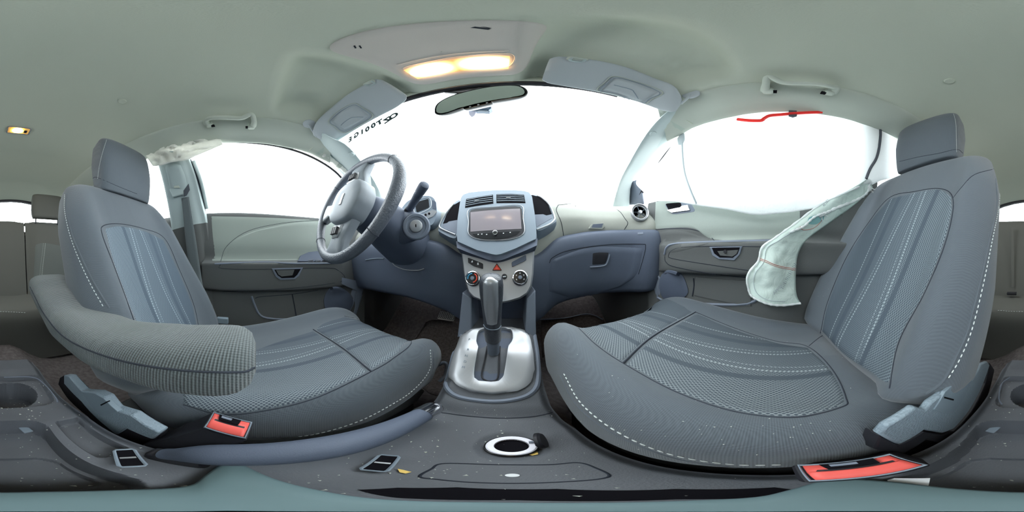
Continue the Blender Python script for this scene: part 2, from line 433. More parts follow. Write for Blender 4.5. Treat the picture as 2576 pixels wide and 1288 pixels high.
# windscreen header frit, windscreen, wiper-side glass
hx = [CX+o for o in (-.53, -.4, -.25, -.1, 0, .1, .25, .4, .53)]
def hdr(o, dy=0, dz=0):
    p = roof_pt(o, .335); p.z = lerp1(ZT, .335)-(lerp1(ZT, .335)-.50)*(abs(o)/.53)**2; return p+Vector((0, dy, dz))
os_ = [-.53+1.06*i/24 for i in range(25)]
m = M().grid([[hdr(o*.62, .0025, .012) for o in os_], [hdr(o*.62, .006, -.003) for o in os_], [hdr(o*.62, .018, -.008) for o in os_]])
struct(obj('trim_4', m, m_black, smooth=60, solid=.002))
struct(obj('trim_19', M().grid([[hdr(o, .001, .05) for o in os_], [hdr(o, .001, .02) for o in os_], [hdr(o, .002, .003) for o in os_]]), m_roof, smooth=60, solid=.0015))
def ws(o, t):
    a = hdr(o, .028, -.014); b = Vector((CX+o*1.28, 1.22-.55*(o)**2, .20)); return a+(b-a)*t+Vector((0, .02, .02))*sin(pi*t)
m = M().grid([[ws(o, i/10) for o in os_] for i in range(11)])
struct(obj('window_1', m, m_glass, smooth=60))
# A pillars
def pill(name, inner, outer, mt, bul, key=None):
    n = 16; A = spline(inner, n); B = spline(outer, n); rows = []
    for a, b in zip(A, B):
        c = (a+b)/2; out = c.normalized()
        rows.append(spline([a+out*.05, a, a+(b-a)*.3-out*bul, a+(b-a)*.7-out*bul, b, b+out*.05], 14))
    return obj(name, M().grid(rows), mt, smooth=60, key=key or name)
ai = [P(1705, 262, y=.215), P(1659, 298, y=.275), P(1631, 330, y=.33), P(1605, 370, y=.39), P(1583, 410, y=.46), P(1562, 450, y=.54), P(1549, 490, y=.61), P(1541, 520, y=.66)]
ao = [P(1765, 290, x=.455), P(1713, 330, x=.465), P(1690, 352, x=.475), P(1666, 376, x=.49), P(1629, 418, x=.51), P(1601, 443, x=.53), P(1586, 470, x=.545), P(1583, 520, x=.55)]
struct(pill('trim_5', ai, ao, m_trim, .012))
bi = [P(790, 320, y=.20), P(830, 345, y=.25), P(872, 365, y=.31), P(915, 415, y=.43), P(950, 470, y=.56), P(975, 530, y=.68)]
bo = [P(790, 380, x=-.65), P(828, 402, x=-.66), P(850, 425, x=-.69), P(870, 450, x=-.72), P(885, 490, x=-.76), P(890, 560, x=-.79)]
struct(pill('trim_6', bi, bo, m_trim, .012))
# plug discs on the pillars
for nm, key, px, py, lb in (('trim_plug', 'trim_5', 1643, 337, 'round pale plug set in the passenger side windscreen pillar'), ('trim_plug', 'trim_6', 884, 388, 'round pale plug set in the driver side windscreen pillar')):
    p = on(key, px, py, .001); q = on(key, px, py, .01); 
    o = obj(nm, M().lathe([(0, .003), (.0105, .003), (.012, .0015), (.0125, -.002)], p, q-p, 28), m_trim, None)
    tag(o, lb, 'plug', None)
# door window frames (dark rubber seen past the A pillar)
o = obj('trim_7', M().tube(spline([P(1733, 335, x=.52), P(1690, 372, x=.54), P(1650, 425, x=.56), P(1622, 470, x=.57), P(1608, 500, x=.575)], 20), .009, 8), m_black); struct(o)
o = obj('trim_8', M().tube(spline([P(560, 357, x=-.66), P(700, 368, x=-.67), P(790, 398, x=-.69), P(850, 438, x=-.72), P(880, 480, x=-.74)], 20), .006, 8), m_black); struct(o)
m = M().grid([[P(1580, 462, x=.575), P(1604, 454, x=.575), P(1614, 470, x=.575)], [P(1578, 490, x=.575), P(1600, 488, x=.575), P(1619, 490, x=.575)], [P(1578, 516, x=.575), P(1600, 515, x=.575), P(1621, 514, x=.575)]])
struct(obj('trim_9', m, m_mid, solid=.01))

# ---- doors
def door(name, s, rowsz, ylist, mt, key, wob=None):
    rows = []
    for y in ylist:
        rows.append(spline([Vector((x, y, z)) for x, z in rowsz(y)], 60))
    rows = [[r[i] for r in rows] for i in range(61)]
    rows = [spline(r, 40) for r in rows]
    return struct(obj(name, M().grid(rows), mt, smooth=50, key=key))
def r_rows(y):
    e = .03*sm(.36, .50, y)*0
    k = sm(.43, .36, y)                       # the armrest fades out towards the dash
    bz = .245+.01*sm(.3, .5, y)
    return [(.60, bz-.004), (.565, bz), (.55, bz-.02), (.548, .15), (.545, .10), (.548, .06), (.548-.03*k, .049), (.548-.045*k, .04), (.548-.04*k, .0), (.55-.038*k, -.045), (.55-.028*k, -.062), (.552, -.07), (.555, -.12), (.555, -.25), (.55, -.45), (.55, -.60)]
def l_rows(y):
    k = sm(.50, .40, y); bz = beltz(-1, y)
    return [(-.84, bz-.004), (-.805, bz), (-.79, bz-.015), (-.785, .12), (-.78, .05), (-.782, -.01), (-.782+.03*k, -.028), (-.782+.045*k, -.036), (-.782+.04*k, -.07), (-.784+.036*k, -.14), (-.784+.028*k, -.165), (-.786, -.175), (-.79, -.22), (-.79, -.30), (-.79, -.45), (-.79, -.60)]
door('door_1', -1, l_rows, [.62, .5, .42, .33, .2, .1, 0, -.1, -.2, -.255], m_doorlo, 'ldoor')
door('door_2', 1, r_rows, [.50, .44, .38, .3, .2, .1, 0, -.1, -.2, -.3, -.4], m_doorlo, 'rdoor')
D1 = bpy.data.objects['door_1']; D2 = bpy.data.objects['door_2']
# rear side walls + everything under the belt line, outside the seats
for s, nm in ((1, 'wall_right'), (-1, 'wall_left')):
    X = .61 if s > 0 else -.86
    rows = []
    for y in [1.34, .9, .5, .1, -.3, -.6, -.9, -1.2, -1.5, -1.9]:
        rows.append([Vector((X+s*.03, y, beltz(s, 0)+.0-.03)), Vector((X, y, .1)), Vector((X, y, -.3)), Vector((X, y, -.72))])
    struct(obj(nm, M().grid(rows), m_doorlo, solid=.02))
# rear doors (behind the B pillars)
m = M(); rows = []
for y in [-.40, -.55, -.7, -.85, -1.0]:
    rows.append([Vector((-.83, y, .215)), Vector((-.79, y, .22)), Vector((-.77, y, .19)), Vector((-.77, y, 0)), Vector((-.78, y, -.5))])
rd = struct(obj('door_3', M().grid(rows), m_doorlo, smooth=60, key='ldoor2'))
obj('lock_button', M().lathe([(0, .03), (.003, .028), (.0035, 0), (.006, -.004)], (-.78, -.525, .225), (0, 0, 1), 12), m_black, rd)
m = M(); rows = []
for y in [-.40, -.55, -.7, -.85, -1.0]:
    rows.append([Vector((.60, y, .215)), Vector((.57, y, .22)), Vector((.55, y, .19)), Vector((.55, y, 0)), Vector((.55, y, -.5))])
struct(obj('door_4', M().grid(rows), m_doorlo, smooth=60, key='rdoor2'))
# C pillars + rear quarter
for s, nm in ((1, 'trim_10'), (-1, 'trim_11')):
    xb = .53 if s > 0 else -.74
    rows = []
    for y, yb in ((-.80, -1.02), (-.9, -1.06), (-1.0, -1.12), (-1.1, -1.2), (-1.2, -1.4), (-1.3, -1.6), (-1.42, -1.9)):
        a = side_top(s, y)+Vector((-s*.02, 0, .01)); b = Vector((xb, yb, .2)); rows.append(spline([a, a+(b-a)*.4+Vector((-s*.015, 0, 0)), b, b+Vector((0, 0, -.6))], 16))
    struct(obj(nm, M().grid(rows), m_trim, smooth=60, solid=.015, solid_off=1))
# rear window frame, glass, parcel shelf
R0 = [Vector((CX+o, -1.405-.02, lerp1(ZT, -1.42)-(o/.44)**2*.115+.0)) for o in [-.46+.092*i for i in range(11)]]
m = M().grid([[p+Vector((0, .0, .03)) for p in R0], [p+Vector((0, .0, -.012)) for p in R0], [p+Vector((0, -.02, -.02)) for p in R0]])
struct(obj('trim_12', m, m_black, solid=.004))
m = M().grid([[p+Vector((0, -.02, -.0)) for p in R0], [Vector((CX+(p.x-CX)*1.3, -1.95, .16)) for p in R0]])
struct(obj('window_2', m, m_glass, solid=0))
m = M().box((CX-.02, -1.6, .17), (1.3, .75, .03)); struct(obj('trim_13', m, m_doorlo))
m = M().box((CX-.02, -1.99, -.2), (1.45, .03, .8)); struct(obj('wall_back', m, m_doorlo))
# side glass
def pane(nm, x0, pix):
    m = M(); pts = [P(a, b, x=x0) for a, b in pix]; m.add(pts, [tuple(range(len(pts)))]); struct(obj(nm, m, m_glass, smooth=0))
for nm, s, y0, y1 in (('window_3', -1, .42, -.25), ('window_4', 1, .40, -.30), ('window_5', -1, -.42, -.98), ('window_6', 1, -.42, -.98)):
    rows = []
    for i in range(9):
        y = y0+(y1-y0)*i/8
        t = side_top(s, min(y, .30)); b = Vector((XB[s]+s*.02, y, beltz(s, y)-.02)); t.y = y; t.x += s*.01; t.z += .01
        if y > .1: t = t+(b-t)*sm(.1, .45, y)*.75
        rows.append([t, (t+b)/2+Vector((s*.015, 0, 0)), b])
    struct(obj(nm, M().grid([spline(r, 6) for r in rows]), m_glass, smooth=60))
# floor, firewall
def floorz(x, y):
    tun = math.exp(-((x+.03)/.13)**2)*.14
    return -.62+tun+.30*sm(.75, 1.15, y)
rows = [[Vector((x/20, y/20, floorz(x/20, y/20))) for x in range(-18, 14)] for y in range(-40, 26)]
struct(obj('floor', M().grid(rows), m_carpet, smooth=60, key='floor'))
m = M().box((CX, 1.34, -.25), (1.6, .04, .95)); struct(obj('wall_front', m, m_black))
# pale ground outside
o = obj('ground', M().box((0, 0, -.98), (60, 60, .02)), m_ground); struct(o)

# ---- B pillar, driver side (left in view)
b1 = [P(437, 400, x=-.655), P(450, 470, x=-.70), P(418, 500, x=-.76)]
bo_ = [P(x_, y_, x=X_) for x_, y_, X_ in ((470, 385, -.635), (490, 440, -.68), (508, 510, -.74), (520, 560, -.775), (530, 640, -.79), (536, 760, -.79), (540, 860, -.79))]
bi_ = [P(x_, y_, x=X_) for x_, y_, X_ in ((388, 385, -.635), (408, 450, -.68), (425, 530, -.74), (432, 580, -.765), (440, 660, -.78), (450, 760, -.78), (455, 860, -.78))]
n = 26; A = spline(bi_, n); B = spline(bo_, n)
rows = []
for a, b in zip(A, B):
    rows.append(spline([a+Vector((-.05, -.0, 0)), a, a+(b-a)*.25+Vector((.014, 0, 0)), a+(b-a)*.7+Vector((.016, 0, 0)), a+(b-a)*.88+Vector((.004, 0, 0)), b, b+Vector((-.05, .0, 0))], 20))
up = M().grid(rows[:14]); dn = M().grid(rows[13:])
struct(obj('trim_14', up, m_trim, smooth=50, key='bpu')); struct(obj('trim_15', dn, m_doorlo, smooth=50, key='bpd'))
struct(obj('trim_16', M().tube(spline([P(478, 402, x=-.66), P(497, 450, x=-.70), P(513, 520, x=-.77), P(524, 600, x=-.80), P(530, 700, x=-.80)], 20), .005, 8), m_groove))
struct(obj('trim_17', M().tube(spline([P(487, 405, x=-.665), P(507, 460, x=-.71), P(521, 525, x=-.785)], 14), .009, 8), m_trim))
BP = bpy.data.objects['trim_14']
skin('guide_panel', 'bpu', coons([(428, 478), (440, 478), (478, 498)], [(478, 498), (470, 450), (455, 413)], [(412, 415), (435, 410), (455, 413)], [(428, 478), (420, 445), (412, 415)], 8, 8), m_trim, BP, off=.005)
# right B pillar sliver (behind seat)
rows = []
for a, b in zip(spline([Vector((.47, -.40, .57)), Vector((.53, -.42, .3)), Vector((.55, -.42, 0)), Vector((.55, -.42, -.5))], 12), spline([Vector((.47, -.30, .57)), Vector((.53, -.28, .3)), Vector((.55, -.26, 0)), Vector((.55, -.26, -.5))], 12)):
    rows.append([a+Vector((.05, 0, 0)), a, a+(b-a)*.5+Vector((-.012, 0, 0)), b, b+Vector((.05, 0, 0))])
struct(obj('trim_18', M().grid(rows), m_doorlo, smooth=60))

# ---- door furniture
# driver's door: pale upper inlay
skin('upper_inlay', 'ldoor', coons([(556, 655), (700, 654), (880, 652)], [(880, 652), (885, 600), (885, 560)], [(650, 577), (760, 556), (885, 560)], [(556, 655), (585, 605), (650, 577)], 24, 12), m_doorup, D1, off=.004)
skin('upper_pad', 'ldoor', coons([(534, 657), (700, 656), (890, 654)], [(890, 654), (890, 600), (890, 552)], [(524, 537), (660, 541), (890, 552)], [(534, 657), (528, 600), (524, 537)], 30, 16), m_doorup, D1, off=.0005)
seam('inlay_groove', 'ldoor', [(555, 658), (570, 620), (620, 583), (700, 563), (800, 554), (870, 555)], .0012, m_groove, D1)
seam('armrest_groove', 'ldoor', [(555, 665), (560, 676), (680, 677), (820, 674), (850, 680), (868, 700), (840, 712), (720, 726), (560, 734)], .0012, m_groove, D1)
seam('armrest_lip', 'ldoor', [(540, 664), (640, 660), (683, 660), (740, 663), (860, 662)], .004, m_mid, D1)
plate('pull_cup', 'ldoor', [(683, 675), (762, 673), (752, 694), (742, 702), (705, 704), (693, 696)], .004, m_mid, D1, inset=.002)
plate('pull_recess_shade', 'ldoor', [(690, 678), (756, 676), (747, 691), (739, 698), (708, 699), (698, 692)], .0055, m_hole, D1)  # raised dark plate painting the shade of the pull, nothing is hollowed out
plate('pull_floor', 'ldoor', [(694, 679), (740, 678), (735, 692), (708, 695), (700, 690)], .0063, m_doorlo, D1)
plate('switch_panel', 'ldoor', [(748, 660), (755, 643), (775, 634), (810, 630), (860, 628), (860, 660)], .006, m_dark, D1, inset=.003)
for x in (775, 793, 811): plate('window_switch', 'ldoor', [(x, 655), (x+12, 655), (x+13, 660), (x, 660)], .011, m_chrome, D1, base=.003)
seam('pocket_rim', 'ldoor', [(633, 745), (640, 765), (652, 790), (672, 800), (720, 803), (790, 800), (860, 795), (885, 770), (893, 735), (905, 710)], .006, m_mid, D1)
seam('pocket_edge', 'ldoor', [(642, 750), (660, 746), (735, 740), (800, 730)], .0015, m_groove, D1)
seam('pocket_divider', 'ldoor', [(735, 740), (740, 765), (746, 800)], .003, m_groove, D1)
plate('speaker_grille', 'ldoor', rnd_outline([(820, 780), (815, 750), (830, 725), (855, 722), (880, 740), (888, 765), (870, 790), (845, 800)], 28), .006, m_dark, D1, inset=.006)
# passenger's door
skin('upper_cap', 'rdoor', coons([(1641, 579), (1740, 576), (1790, 602), (1880, 603), (2020, 600)], [(2020, 600), (2020, 560), (2020, 520)], [(1648, 504), (1690, 500), (1800, 506), (2020, 520)], [(1641, 579), (1645, 540), (1648, 504)], 40, 14), m_doorup, D2, off=.002)
skin('lower_cap', 'rdoor', coons([(1641, 640), (1700, 640), (1790, 612)], [(1790, 612), (1790, 606), (1788, 603)], [(1643, 581), (1710, 574), (1788, 603)], [(1641, 640), (1642, 610), (1643, 581)], 18, 8), m_doorlo, D2, off=.001)
seam('cap_groove', 'rdoor', [(1642, 579), (1690, 575), (1740, 577), (1780, 590), (1798, 606)], .0013, m_groove, D2)
seam('armrest_lip', 'rdoor', [(1672, 640), (1678, 622), (1700, 613), (1780, 609), (1870, 607), (1960, 605)], .005, m_mid, D2)
seam('armrest_groove', 'rdoor', [(1960, 622), (1870, 620), (1780, 620), (1715, 622), (1690, 630), (1682, 642), (1690, 650), (1760, 662), (1880, 680), (1960, 690)], .0012, m_groove, D2)
seam('armrest_shadow_gap', 'rdoor', [(1672, 645), (1676, 660), (1700, 672), (1800, 690), (1900, 700)], .0015, m_groove, D2)
plate('pull_cup', 'rdoor', [(1785, 621), (1868, 620), (1862, 640), (1848, 655), (1808, 652), (1792, 642)], .004, m_mid, D2, inset=.002)
plate('pull_recess_shade', 'rdoor', [(1792, 623), (1862, 622), (1856, 638), (1844, 648), (1811, 647), (1798, 637)], .0055, m_hole, D2)  # dark plate on the cup, its colour stands for the shaded hollow
plate('pull_floor', 'rdoor', [(1806, 631), (1858, 628), (1854, 638), (1843, 645), (1813, 642)], .0063, m_doorlo, D2)
p = on('rdoor', 1826, 632, .009); obj('screw_cap', M().lathe([(0, .002), (.005, .002), (.006, 0)], p, -p, 16), m_black, D2)
plate('handle_bezel', 'rdoor', chamf([(1670, 512), (1738, 509), (1752, 533), (1690, 541)], .2), .003, m_mid, D2, inset=.002)
plate('handle_recess_shade', 'rdoor', chamf([(1675, 513), (1713, 510), (1716, 520), (1690, 528), (1684, 530)], .15), .0040, m_hole, D2)  # shade behind the handle as a dark plate on the bezel
m = plate('handle', 'rdoor', [(1681, 530), (1714, 523), (1718, 519), (1733, 517), (1738, 530), (1692, 536)], .010, m_chrome, D2, base=.003, inset=.001, label='chrome inner door handle')
seam('map_pocket_line', 'rdoor', [(1745, 700), (1746, 720), (1742, 745)], .003, m_groove, D2)
plate('map_pocket', 'rdoor', [(1750, 696), (1890, 706), (1890, 770), (1860, 765), (1746, 742)], .004, m_doorlo, D2, inset=.002)
seam('pocket_rim', 'rdoor', [(1612, 672), (1632, 672), (1650, 690), (1660, 702), (1656, 730), (1666, 755), (1780, 765), (1880, 764), (1920, 740)], .006, m_mid, D2)
plate('speaker_grille', 'rdoor', rnd_outline([(1662, 735), (1660, 705), (1672, 683), (1690, 680), (1715, 690), (1728, 715), (1730, 740), (1700, 760), (1675, 755)], 28), .007, m_dark, D2, inset=.008)
skin('pillar_foot_trim', 'rdoor', coons([(1650, 745), (1656, 745), (1662, 748)], [(1662, 748), (1660, 705), (1662, 695)], [(1616, 671), (1632, 670), (1662, 695)], [(1650, 745), (1636, 700), (1616, 671)], 6, 8), m_mid, D2, off=.004)
# left: pale kick trim beside the speaker
skin('pillar_foot_trim', 'ldoor', coons([(885, 800), (890, 800), (896, 795)], [(896, 795), (910, 750), (926, 708)], [(876, 735), (900, 715), (926, 708)], [(885, 800), (892, 765), (876, 735)], 6, 8), m_mid, D1, off=.004)
# ------------------------------------------------------------------ DASHBOARD
m_hood = mat('grey_hood_plastic', (128, 140, 152), .55, spec=.4, bump=.2, bscale=700)
dash = thing('dashboard', (CX, .62, .1), 'two-tone dashboard, pale upper and dark blue-grey lower, under the windscreen', 'dashboard')
#      x,   crease(y,z)     mid          edge         
ST = [(.60, (.45, .118), (.47, .175), (.52, .212)), (.53, (.455, .113), (.475, .172), (.525, .213)), (.45, (.53, .112), (.545, .175), (.59, .220)), (.33, (.585, .104), (.597, .175), (.64, .228)),
      (.25, (.60, .09), (.60, .17), (.645, .23)), (.17, (.60, .067), (.605, .16), (.65, .228)), (.08, (.585, .0), (.60, .12), (.64, .225)), (-.05, (.58, -.01), (.60, .10), (.65, .22)),
      (-.17, (.575, .0), (.59, .10), (.63, .205)), (-.26, (.56, .05), (.58, .12), (.62, .19)), (-.42, (.56, .08), (.58, .12), (.62, .185)), (-.60, (.56, .08), (.58, .13), (.62, .185)), (-.74, (.55, .08), (.57, .13), (.61, .18)), (-.83, (.54, .08), (.56, .13), (.60, .18))]
rows = []
for x, c, md, e in ST:
    pr = [Vector((x, c[0]+.015, c[1]-.01)), Vector((x, c[0], c[1])), Vector((x, c[0]*.55+md[0]*.45-.006, c[1]*.5+md[1]*.5)), Vector((x, md[0], md[1])), Vector((x, e[0], e[1])), Vector((x, e[0]+.09, e[1]+.006)), Vector((x, 1.0, e[1]-.005)), Vector((x, 1.26, .17))]
    rows.append(spline(pr, 40))
rows = [spline([r[i] for r in rows], 70) for i in range(41)]
obj('upper_pad', M().grid(rows), m_lite, dash, smooth=50, key='dashu')
rows = []
for x, c, md, e in ST:
    y, z = c
    pr = [Vector((x, y+.012, z+.004)), Vector((x, y-.006, z-.002)), Vector((x, y-.022, z-.016)), Vector((x, y-.028, z-.06)), Vector((x, y-.018, z-.15)), Vector((x, y+.0, z-.235)), Vector((x, y+.04, z-.275)), Vector((x, y+.2, z-.29)), Vector((x, y+.45, z-.25))]
    if -.2 < x < .1: pr = [p+Vector((0, .0, -.0)) for p in pr]
    rows.append(spline(pr, 40))
rows = [spline([r[i] for r in rows], 70) for i in range(41)]
obj('lower_panel', M().grid(rows), m_dark, dash, smooth=50, key='dashl')
# upper tray lid with its grip, glovebox lid with its latch
seam('tray_groove', 'dashu', [(1404, 516), (1400, 530), (1412, 560), (1418, 594)], .0013, m_groove, dash)
seam('tray_groove', 'dashu', [(1404, 516), (1450, 512), (1520, 516), (1556, 530), (1572, 550), (1579, 562), (1570, 578)], .0013, m_groove, dash)
plate('tray_grip', 'dashu', [(1480, 575), (1487, 565), (1518, 562), (1522, 571), (1515, 577)], .004, m_lite, dash, inset=.002)
plate('grip_recess', 'dashu', [(1487, 573), (1491, 565), (1517, 563), (1513, 573)], .0048, m_dark, dash)
obj('alignment_pin', M().lathe([(0, .006), (.003, .006), (.003, -.003)], on('dashl', 1432, 586, 0), (0, 0, 1), 10), m_black, dash)
skin('glovebox_lid', 'dashl', coons([(1380, 735), (1460, 752), (1560, 722)], [(1560, 722), (1604, 690), (1622, 622)], [(1388, 652), (1490, 618), (1622, 622)], [(1380, 735), (1378, 690), (1388, 652)], 26, 16), m_dark, dash, off=.004, key='glove')
seam('lid_groove', 'dashl', [(1382, 662), (1390, 648), (1430, 630), (1520, 616), (1612, 614), (1624, 620), (1618, 650), (1606, 690)], .0015, m_groove, dash)
skin('latch_cup', 'glove', coons([(1487, 671), (1505, 670), (1524, 667)], [(1524, 667), (1532, 650), (1536, 632)], [(1488, 634), (1510, 631), (1536, 632)], [(1487, 671), (1487, 650), (1488, 634)], 8, 6), m_black, dash, off=.001)
seam('latch_lip', 'glove', [(1484, 672), (1510, 670), (1524, 666), (1530, 654), (1534, 640)], .0028, m_mid, dash, off=.002)
plate('airbag_mark', 'dashl', [(1604, 585), (1618, 584), (1618, 589), (1604, 590)], .001, m_mid, dash)
# side vents
def round_vent(px, py, y, lb, axis, key):
    ax = Vector(axis).normalized(); c = on(key, px, py, .0)*.955
    t = thing('round_air_vent', c, lb, 'vent')
    obj('outer_ring', M().lathe([(.030, -.02), (.040, -.012), (.0415, .0), (.040, .005), (.037, .007), (.034, .004), (.0335, -.01)], c, ax, 40), m_silver, t)
    obj('inner_ring', M().lathe([(.0335, -.012), (.0325, .001), (.030, .001), (.0285, -.006)], c, ax, 40), m_silver, t)
    obj('duct', M().lathe([(.030, -.004), (.029, -.022), (0, -.024)], c, ax, 32), m_hole, t)
    a = ax.orthogonal().normalized(); b = ax.cross(a)
    for k in range(5):
        an = 2*pi*k/5+.5; dr = a*cos(an)+b*sin(an)
        obj('vane', M().tube([c+dr*.008-ax*.003, c+dr*.030-ax*.004], .0013, 5, flat=3, up=ax), m_hood, t)
    obj('hub', M().lathe([(.009, -.01), (.009, .004), (.0075, .008), (0, .009)], c, ax, 20), m_silver, t)
    return t
round_vent(1610, 534, .505, 'round air vent with silver ring at the passenger end of the dashboard', (-.42, -.88, .12), 'dashu')
# ---- centre stack hood
def plane_surf(key, p0, nrm, ext=1.2):
    n = Vector(nrm).normalized(); a = n.orthogonal().normalized(); b = n.cross(a); p0 = Vector(p0)
    SURF[key] = BVHTree.FromPolygons([tuple(p0+a*i*ext+b*j*ext) for i, j in ((-1, -1), (1, -1), (1, 1), (-1, 1))], [(0, 1, 2, 3)])
plane_surf('stack', (0, .50, 0), (0, -1, .45))
st = thing('centre_stack', (-.05, .55, .1), 'grey hooded centre stack with touchscreen and twin air vents above the climate panel', 'dashboard unit')
for pts, nm in (([(1160, 502), (1136, 515), (1116, 543), (1102, 575), (1106, 588), (1148, 604), (1155, 560)], 'pocket_surround'), ([(1333, 489), (1364, 497), (1386, 520), (1400, 552), (1397, 564), (1350, 586), (1344, 540)], 'pocket_surround')):
    plate(nm, 'stack', rnd_outline(pts, 48), .002, m_hood, st, base=-.05, inset=.006)
plate('pocket_opening', 'stack', [(1159, 507), (1140, 518), (1124, 541), (1115, 564), (1125, 562), (1130, 558), (1152, 554)], .003, m_hole, st, base=-.01)  # flat black plate, the pocket's inner shade is in its colour
plate('pocket_floor', 'stack', [(1115, 564), (1125, 562), (1130, 558), (1153, 554), (1150, 588), (1120, 578), (1113, 571)], .0028, m_mid, st, base=-.01)
plate('pocket_opening', 'stack', [(1335, 491), (1360, 498), (1378, 514), (1388, 540), (1374, 543), (1366, 540), (1345, 541)], .003, m_hole, st, base=-.01)  # same black plate for the shaded inside of the other pocket
plate('pocket_floor', 'stack', [(1345, 541), (1366, 540), (1374, 543), (1388, 540), (1388, 550), (1350, 572)], .0028, m_mid, st, base=-.01)
seam('pocket_trim', 'stack', [(1146, 592), (1122, 582), (1107, 573), (1110, 560), (1125, 535), (1142, 515)], .0028, m_silver, st, off=.004)
seam('pocket_trim', 'stack', [(1350, 579), (1380, 567), (1393, 556), (1394, 546), (1382, 518), (1362, 499), (1350, 494)], .0028, m_silver, st, off=.004)
hood = plate('hood', 'stack', [(1150, 600), (1152, 560), (1160, 506), (1166, 497), (1180, 492), (1215, 488), (1250, 486), (1290, 486), (1320, 488), (1333, 492), (1340, 503), (1348, 555), (1351, 595), (1350, 612), (1300, 636), (1262, 651), (1250, 653), (1238, 651), (1200, 640), (1152, 618)], .022, m_hood, st, base=-.06, inset=.006, key='hood')
m = M(); a = [on('stack', x, y, .016) for x, y in [(1151, 612), (1200, 634), (1250, 648), (1300, 630), (1351, 606)]]
b = [P(x, y, y=.50) for x, y in [(1158, 636), (1200, 649), (1250, 662), (1298, 648), (1346, 630)]]
rows = [spline(a, 20), [(p+q)/2+Vector((0, -.012, -.004)) for p, q in zip(spline(a, 20), spline(b, 20))], spline(b, 20), [p+Vector((0, .06, -.01)) for p in spline(b, 20)]]
obj('hood_chin', m.grid(rows), m_dark, st, smooth=60)
plane_surf('face', Vector((0, .50, 0))+Vector((0, -1, .45)).normalized()*.0222, (0, -1, .45))
for pts, tab in (([(1170, 523), (1173, 501), (1205, 495), (1240, 490), (1241, 512)], (1200, 507)), ([(1249, 511), (1249, 489), (1285, 488), (1318, 490), (1322, 511)], (1279, 499))):
    vt = plate('air_vent', 'face', pts, .0008, m_hole, st)  # dark plate under the slats, painting the shade of the vent's depth
    (x0, y0), (x1, y1) = pts[0], pts[-1]
    for k in range(4):
        f = .2+k*.22; pl = (pts[0][0]+(pts[1][0]-pts[0][0])*f+1.5, pts[0][1]+(pts[1][1]-pts[0][1])*f); pr = (pts[-1][0]+(pts[-2][0]-pts[-1][0])*f-1.5, pts[-1][1]+(pts[-2][1]-pts[-1][1])*f)
        mid = (pts[2][0], (pl[1]+pr[1])/2-1)
        p3 = [on('face', *pl, .002), on('face', *mid, .002), on('face', *pr, .002)]
        obj('slat', M().tube(spline(p3, 8), .0011, 5, flat=1.6), m_hood, vt)
    obj('tab', M().box(on('face', *tab, .004), (.016, .003, .0035)), m_silver, vt)
sc_ = plate('screen_bezel', 'face', chamf([(1181, 527), (1312, 518), (1319, 588), (1290, 602), (1250, 606), (1210, 604), (1179, 592)], .12), .002, m_black, st, inset=.0015)
seam('bezel_rim', 'face', [(1181, 528), (1245, 521), (1311, 518), (1316, 550), (1318, 586), (1290, 601), (1250, 605), (1208, 603), (1180, 590), (1179, 560)], .0011, m_silver, st, off=.002, closed=True, n=60)
plate('screen', 'face', [(1184, 535), (1308, 526), (1312, 577), (1184, 584)], .0026, m_screen, st)
plate('button_strip', 'face', [(1189, 590), (1309, 582), (1300, 592), (1278, 599), (1250, 603), (1215, 602), (1198, 598)], .0026, m_knobk, st)
for i, (x, y) in enumerate(((1202, 590), (1211, 589), (1223, 590), (1265, 587), (1282, 585))): plate('key_mark', 'face', [(x, y), (x+3, y-.3), (x+3, y+1.7), (x, y+2)], .003, m_white, st, smooth=0)
c = on('face', 1246, 589, .003); n_ = Vector((0, -1, .45)).normalized()
kb = obj('volume_knob', M().lathe([(.0085, 0), (.0085, .006), (.0075, .008), (.006, .0085), (0, .0075)], c, n_, 24), m_chrome, st)
obj('knob_cap', M().lathe([(.0055, .0086), (0, .0095)], c, n_, 20), m_knobk, kb)
# ---- climate panel
plane_surf('clim', (0, .505, 0), (0, -1, .34))
cp = thing('climate_panel', (-.04, .48, -.07), 'satin silver climate control panel with two round knobs below the touchscreen', 'control panel')
OUTC = [(1160, 634), (1200, 646), (1250, 658), (1300, 645), (1345, 628), (1342, 690), (1338, 720), (1328, 738), (1310, 750), (1280, 759), (1250, 764), (1215, 758), (1190, 748), (1178, 735), (1171, 715), (1165, 680)]
plate('fascia', 'clim', OUTC, .004, m_silver, cp, base=-.02, inset=.005)
plane_surf('climf', Vector((0, .505, 0))+Vector((0, -1, .34)).normalized()*.0042, (0, -1, .34)); nc = Vector((0, -1, .34)).normalized()
plate('door_lock_buttons', 'climf', chamf([(1177, 648), (1215, 663), (1215, 677), (1192, 670), (1178, 661)], .12), .003, m_black, cp, inset=.0008)
plate('lock_symbol', 'climf', [(1187, 657), (1190, 656), (1190, 661), (1186, 661)], .0034, m_white, cp, smooth=0)
plate('lock_symbol', 'climf', [(1201, 662), (1204, 661), (1205, 667), (1201, 667)], .0034, m_white, cp, smooth=0)
plate('blank_button', 'climf', chamf([(1287, 660), (1323, 641), (1324, 655), (1288, 672)], .12), .003, m_dark, cp, inset=.0008)
plate('hazard_button', 'climf', chamf([(1238, 681), (1250, 662), (1263, 681)], .1), .003, m_black, cp, inset=.0005)
plate('hazard_face', 'climf', [(1241, 679.5), (1250, 666), (1260, 679.5)], .0036, m_redd, cp)
plate('hazard_mark', 'climf', [(1246, 677.5), (1250.2, 671), (1255, 677.5)], .004, m_red, cp, smooth=0)
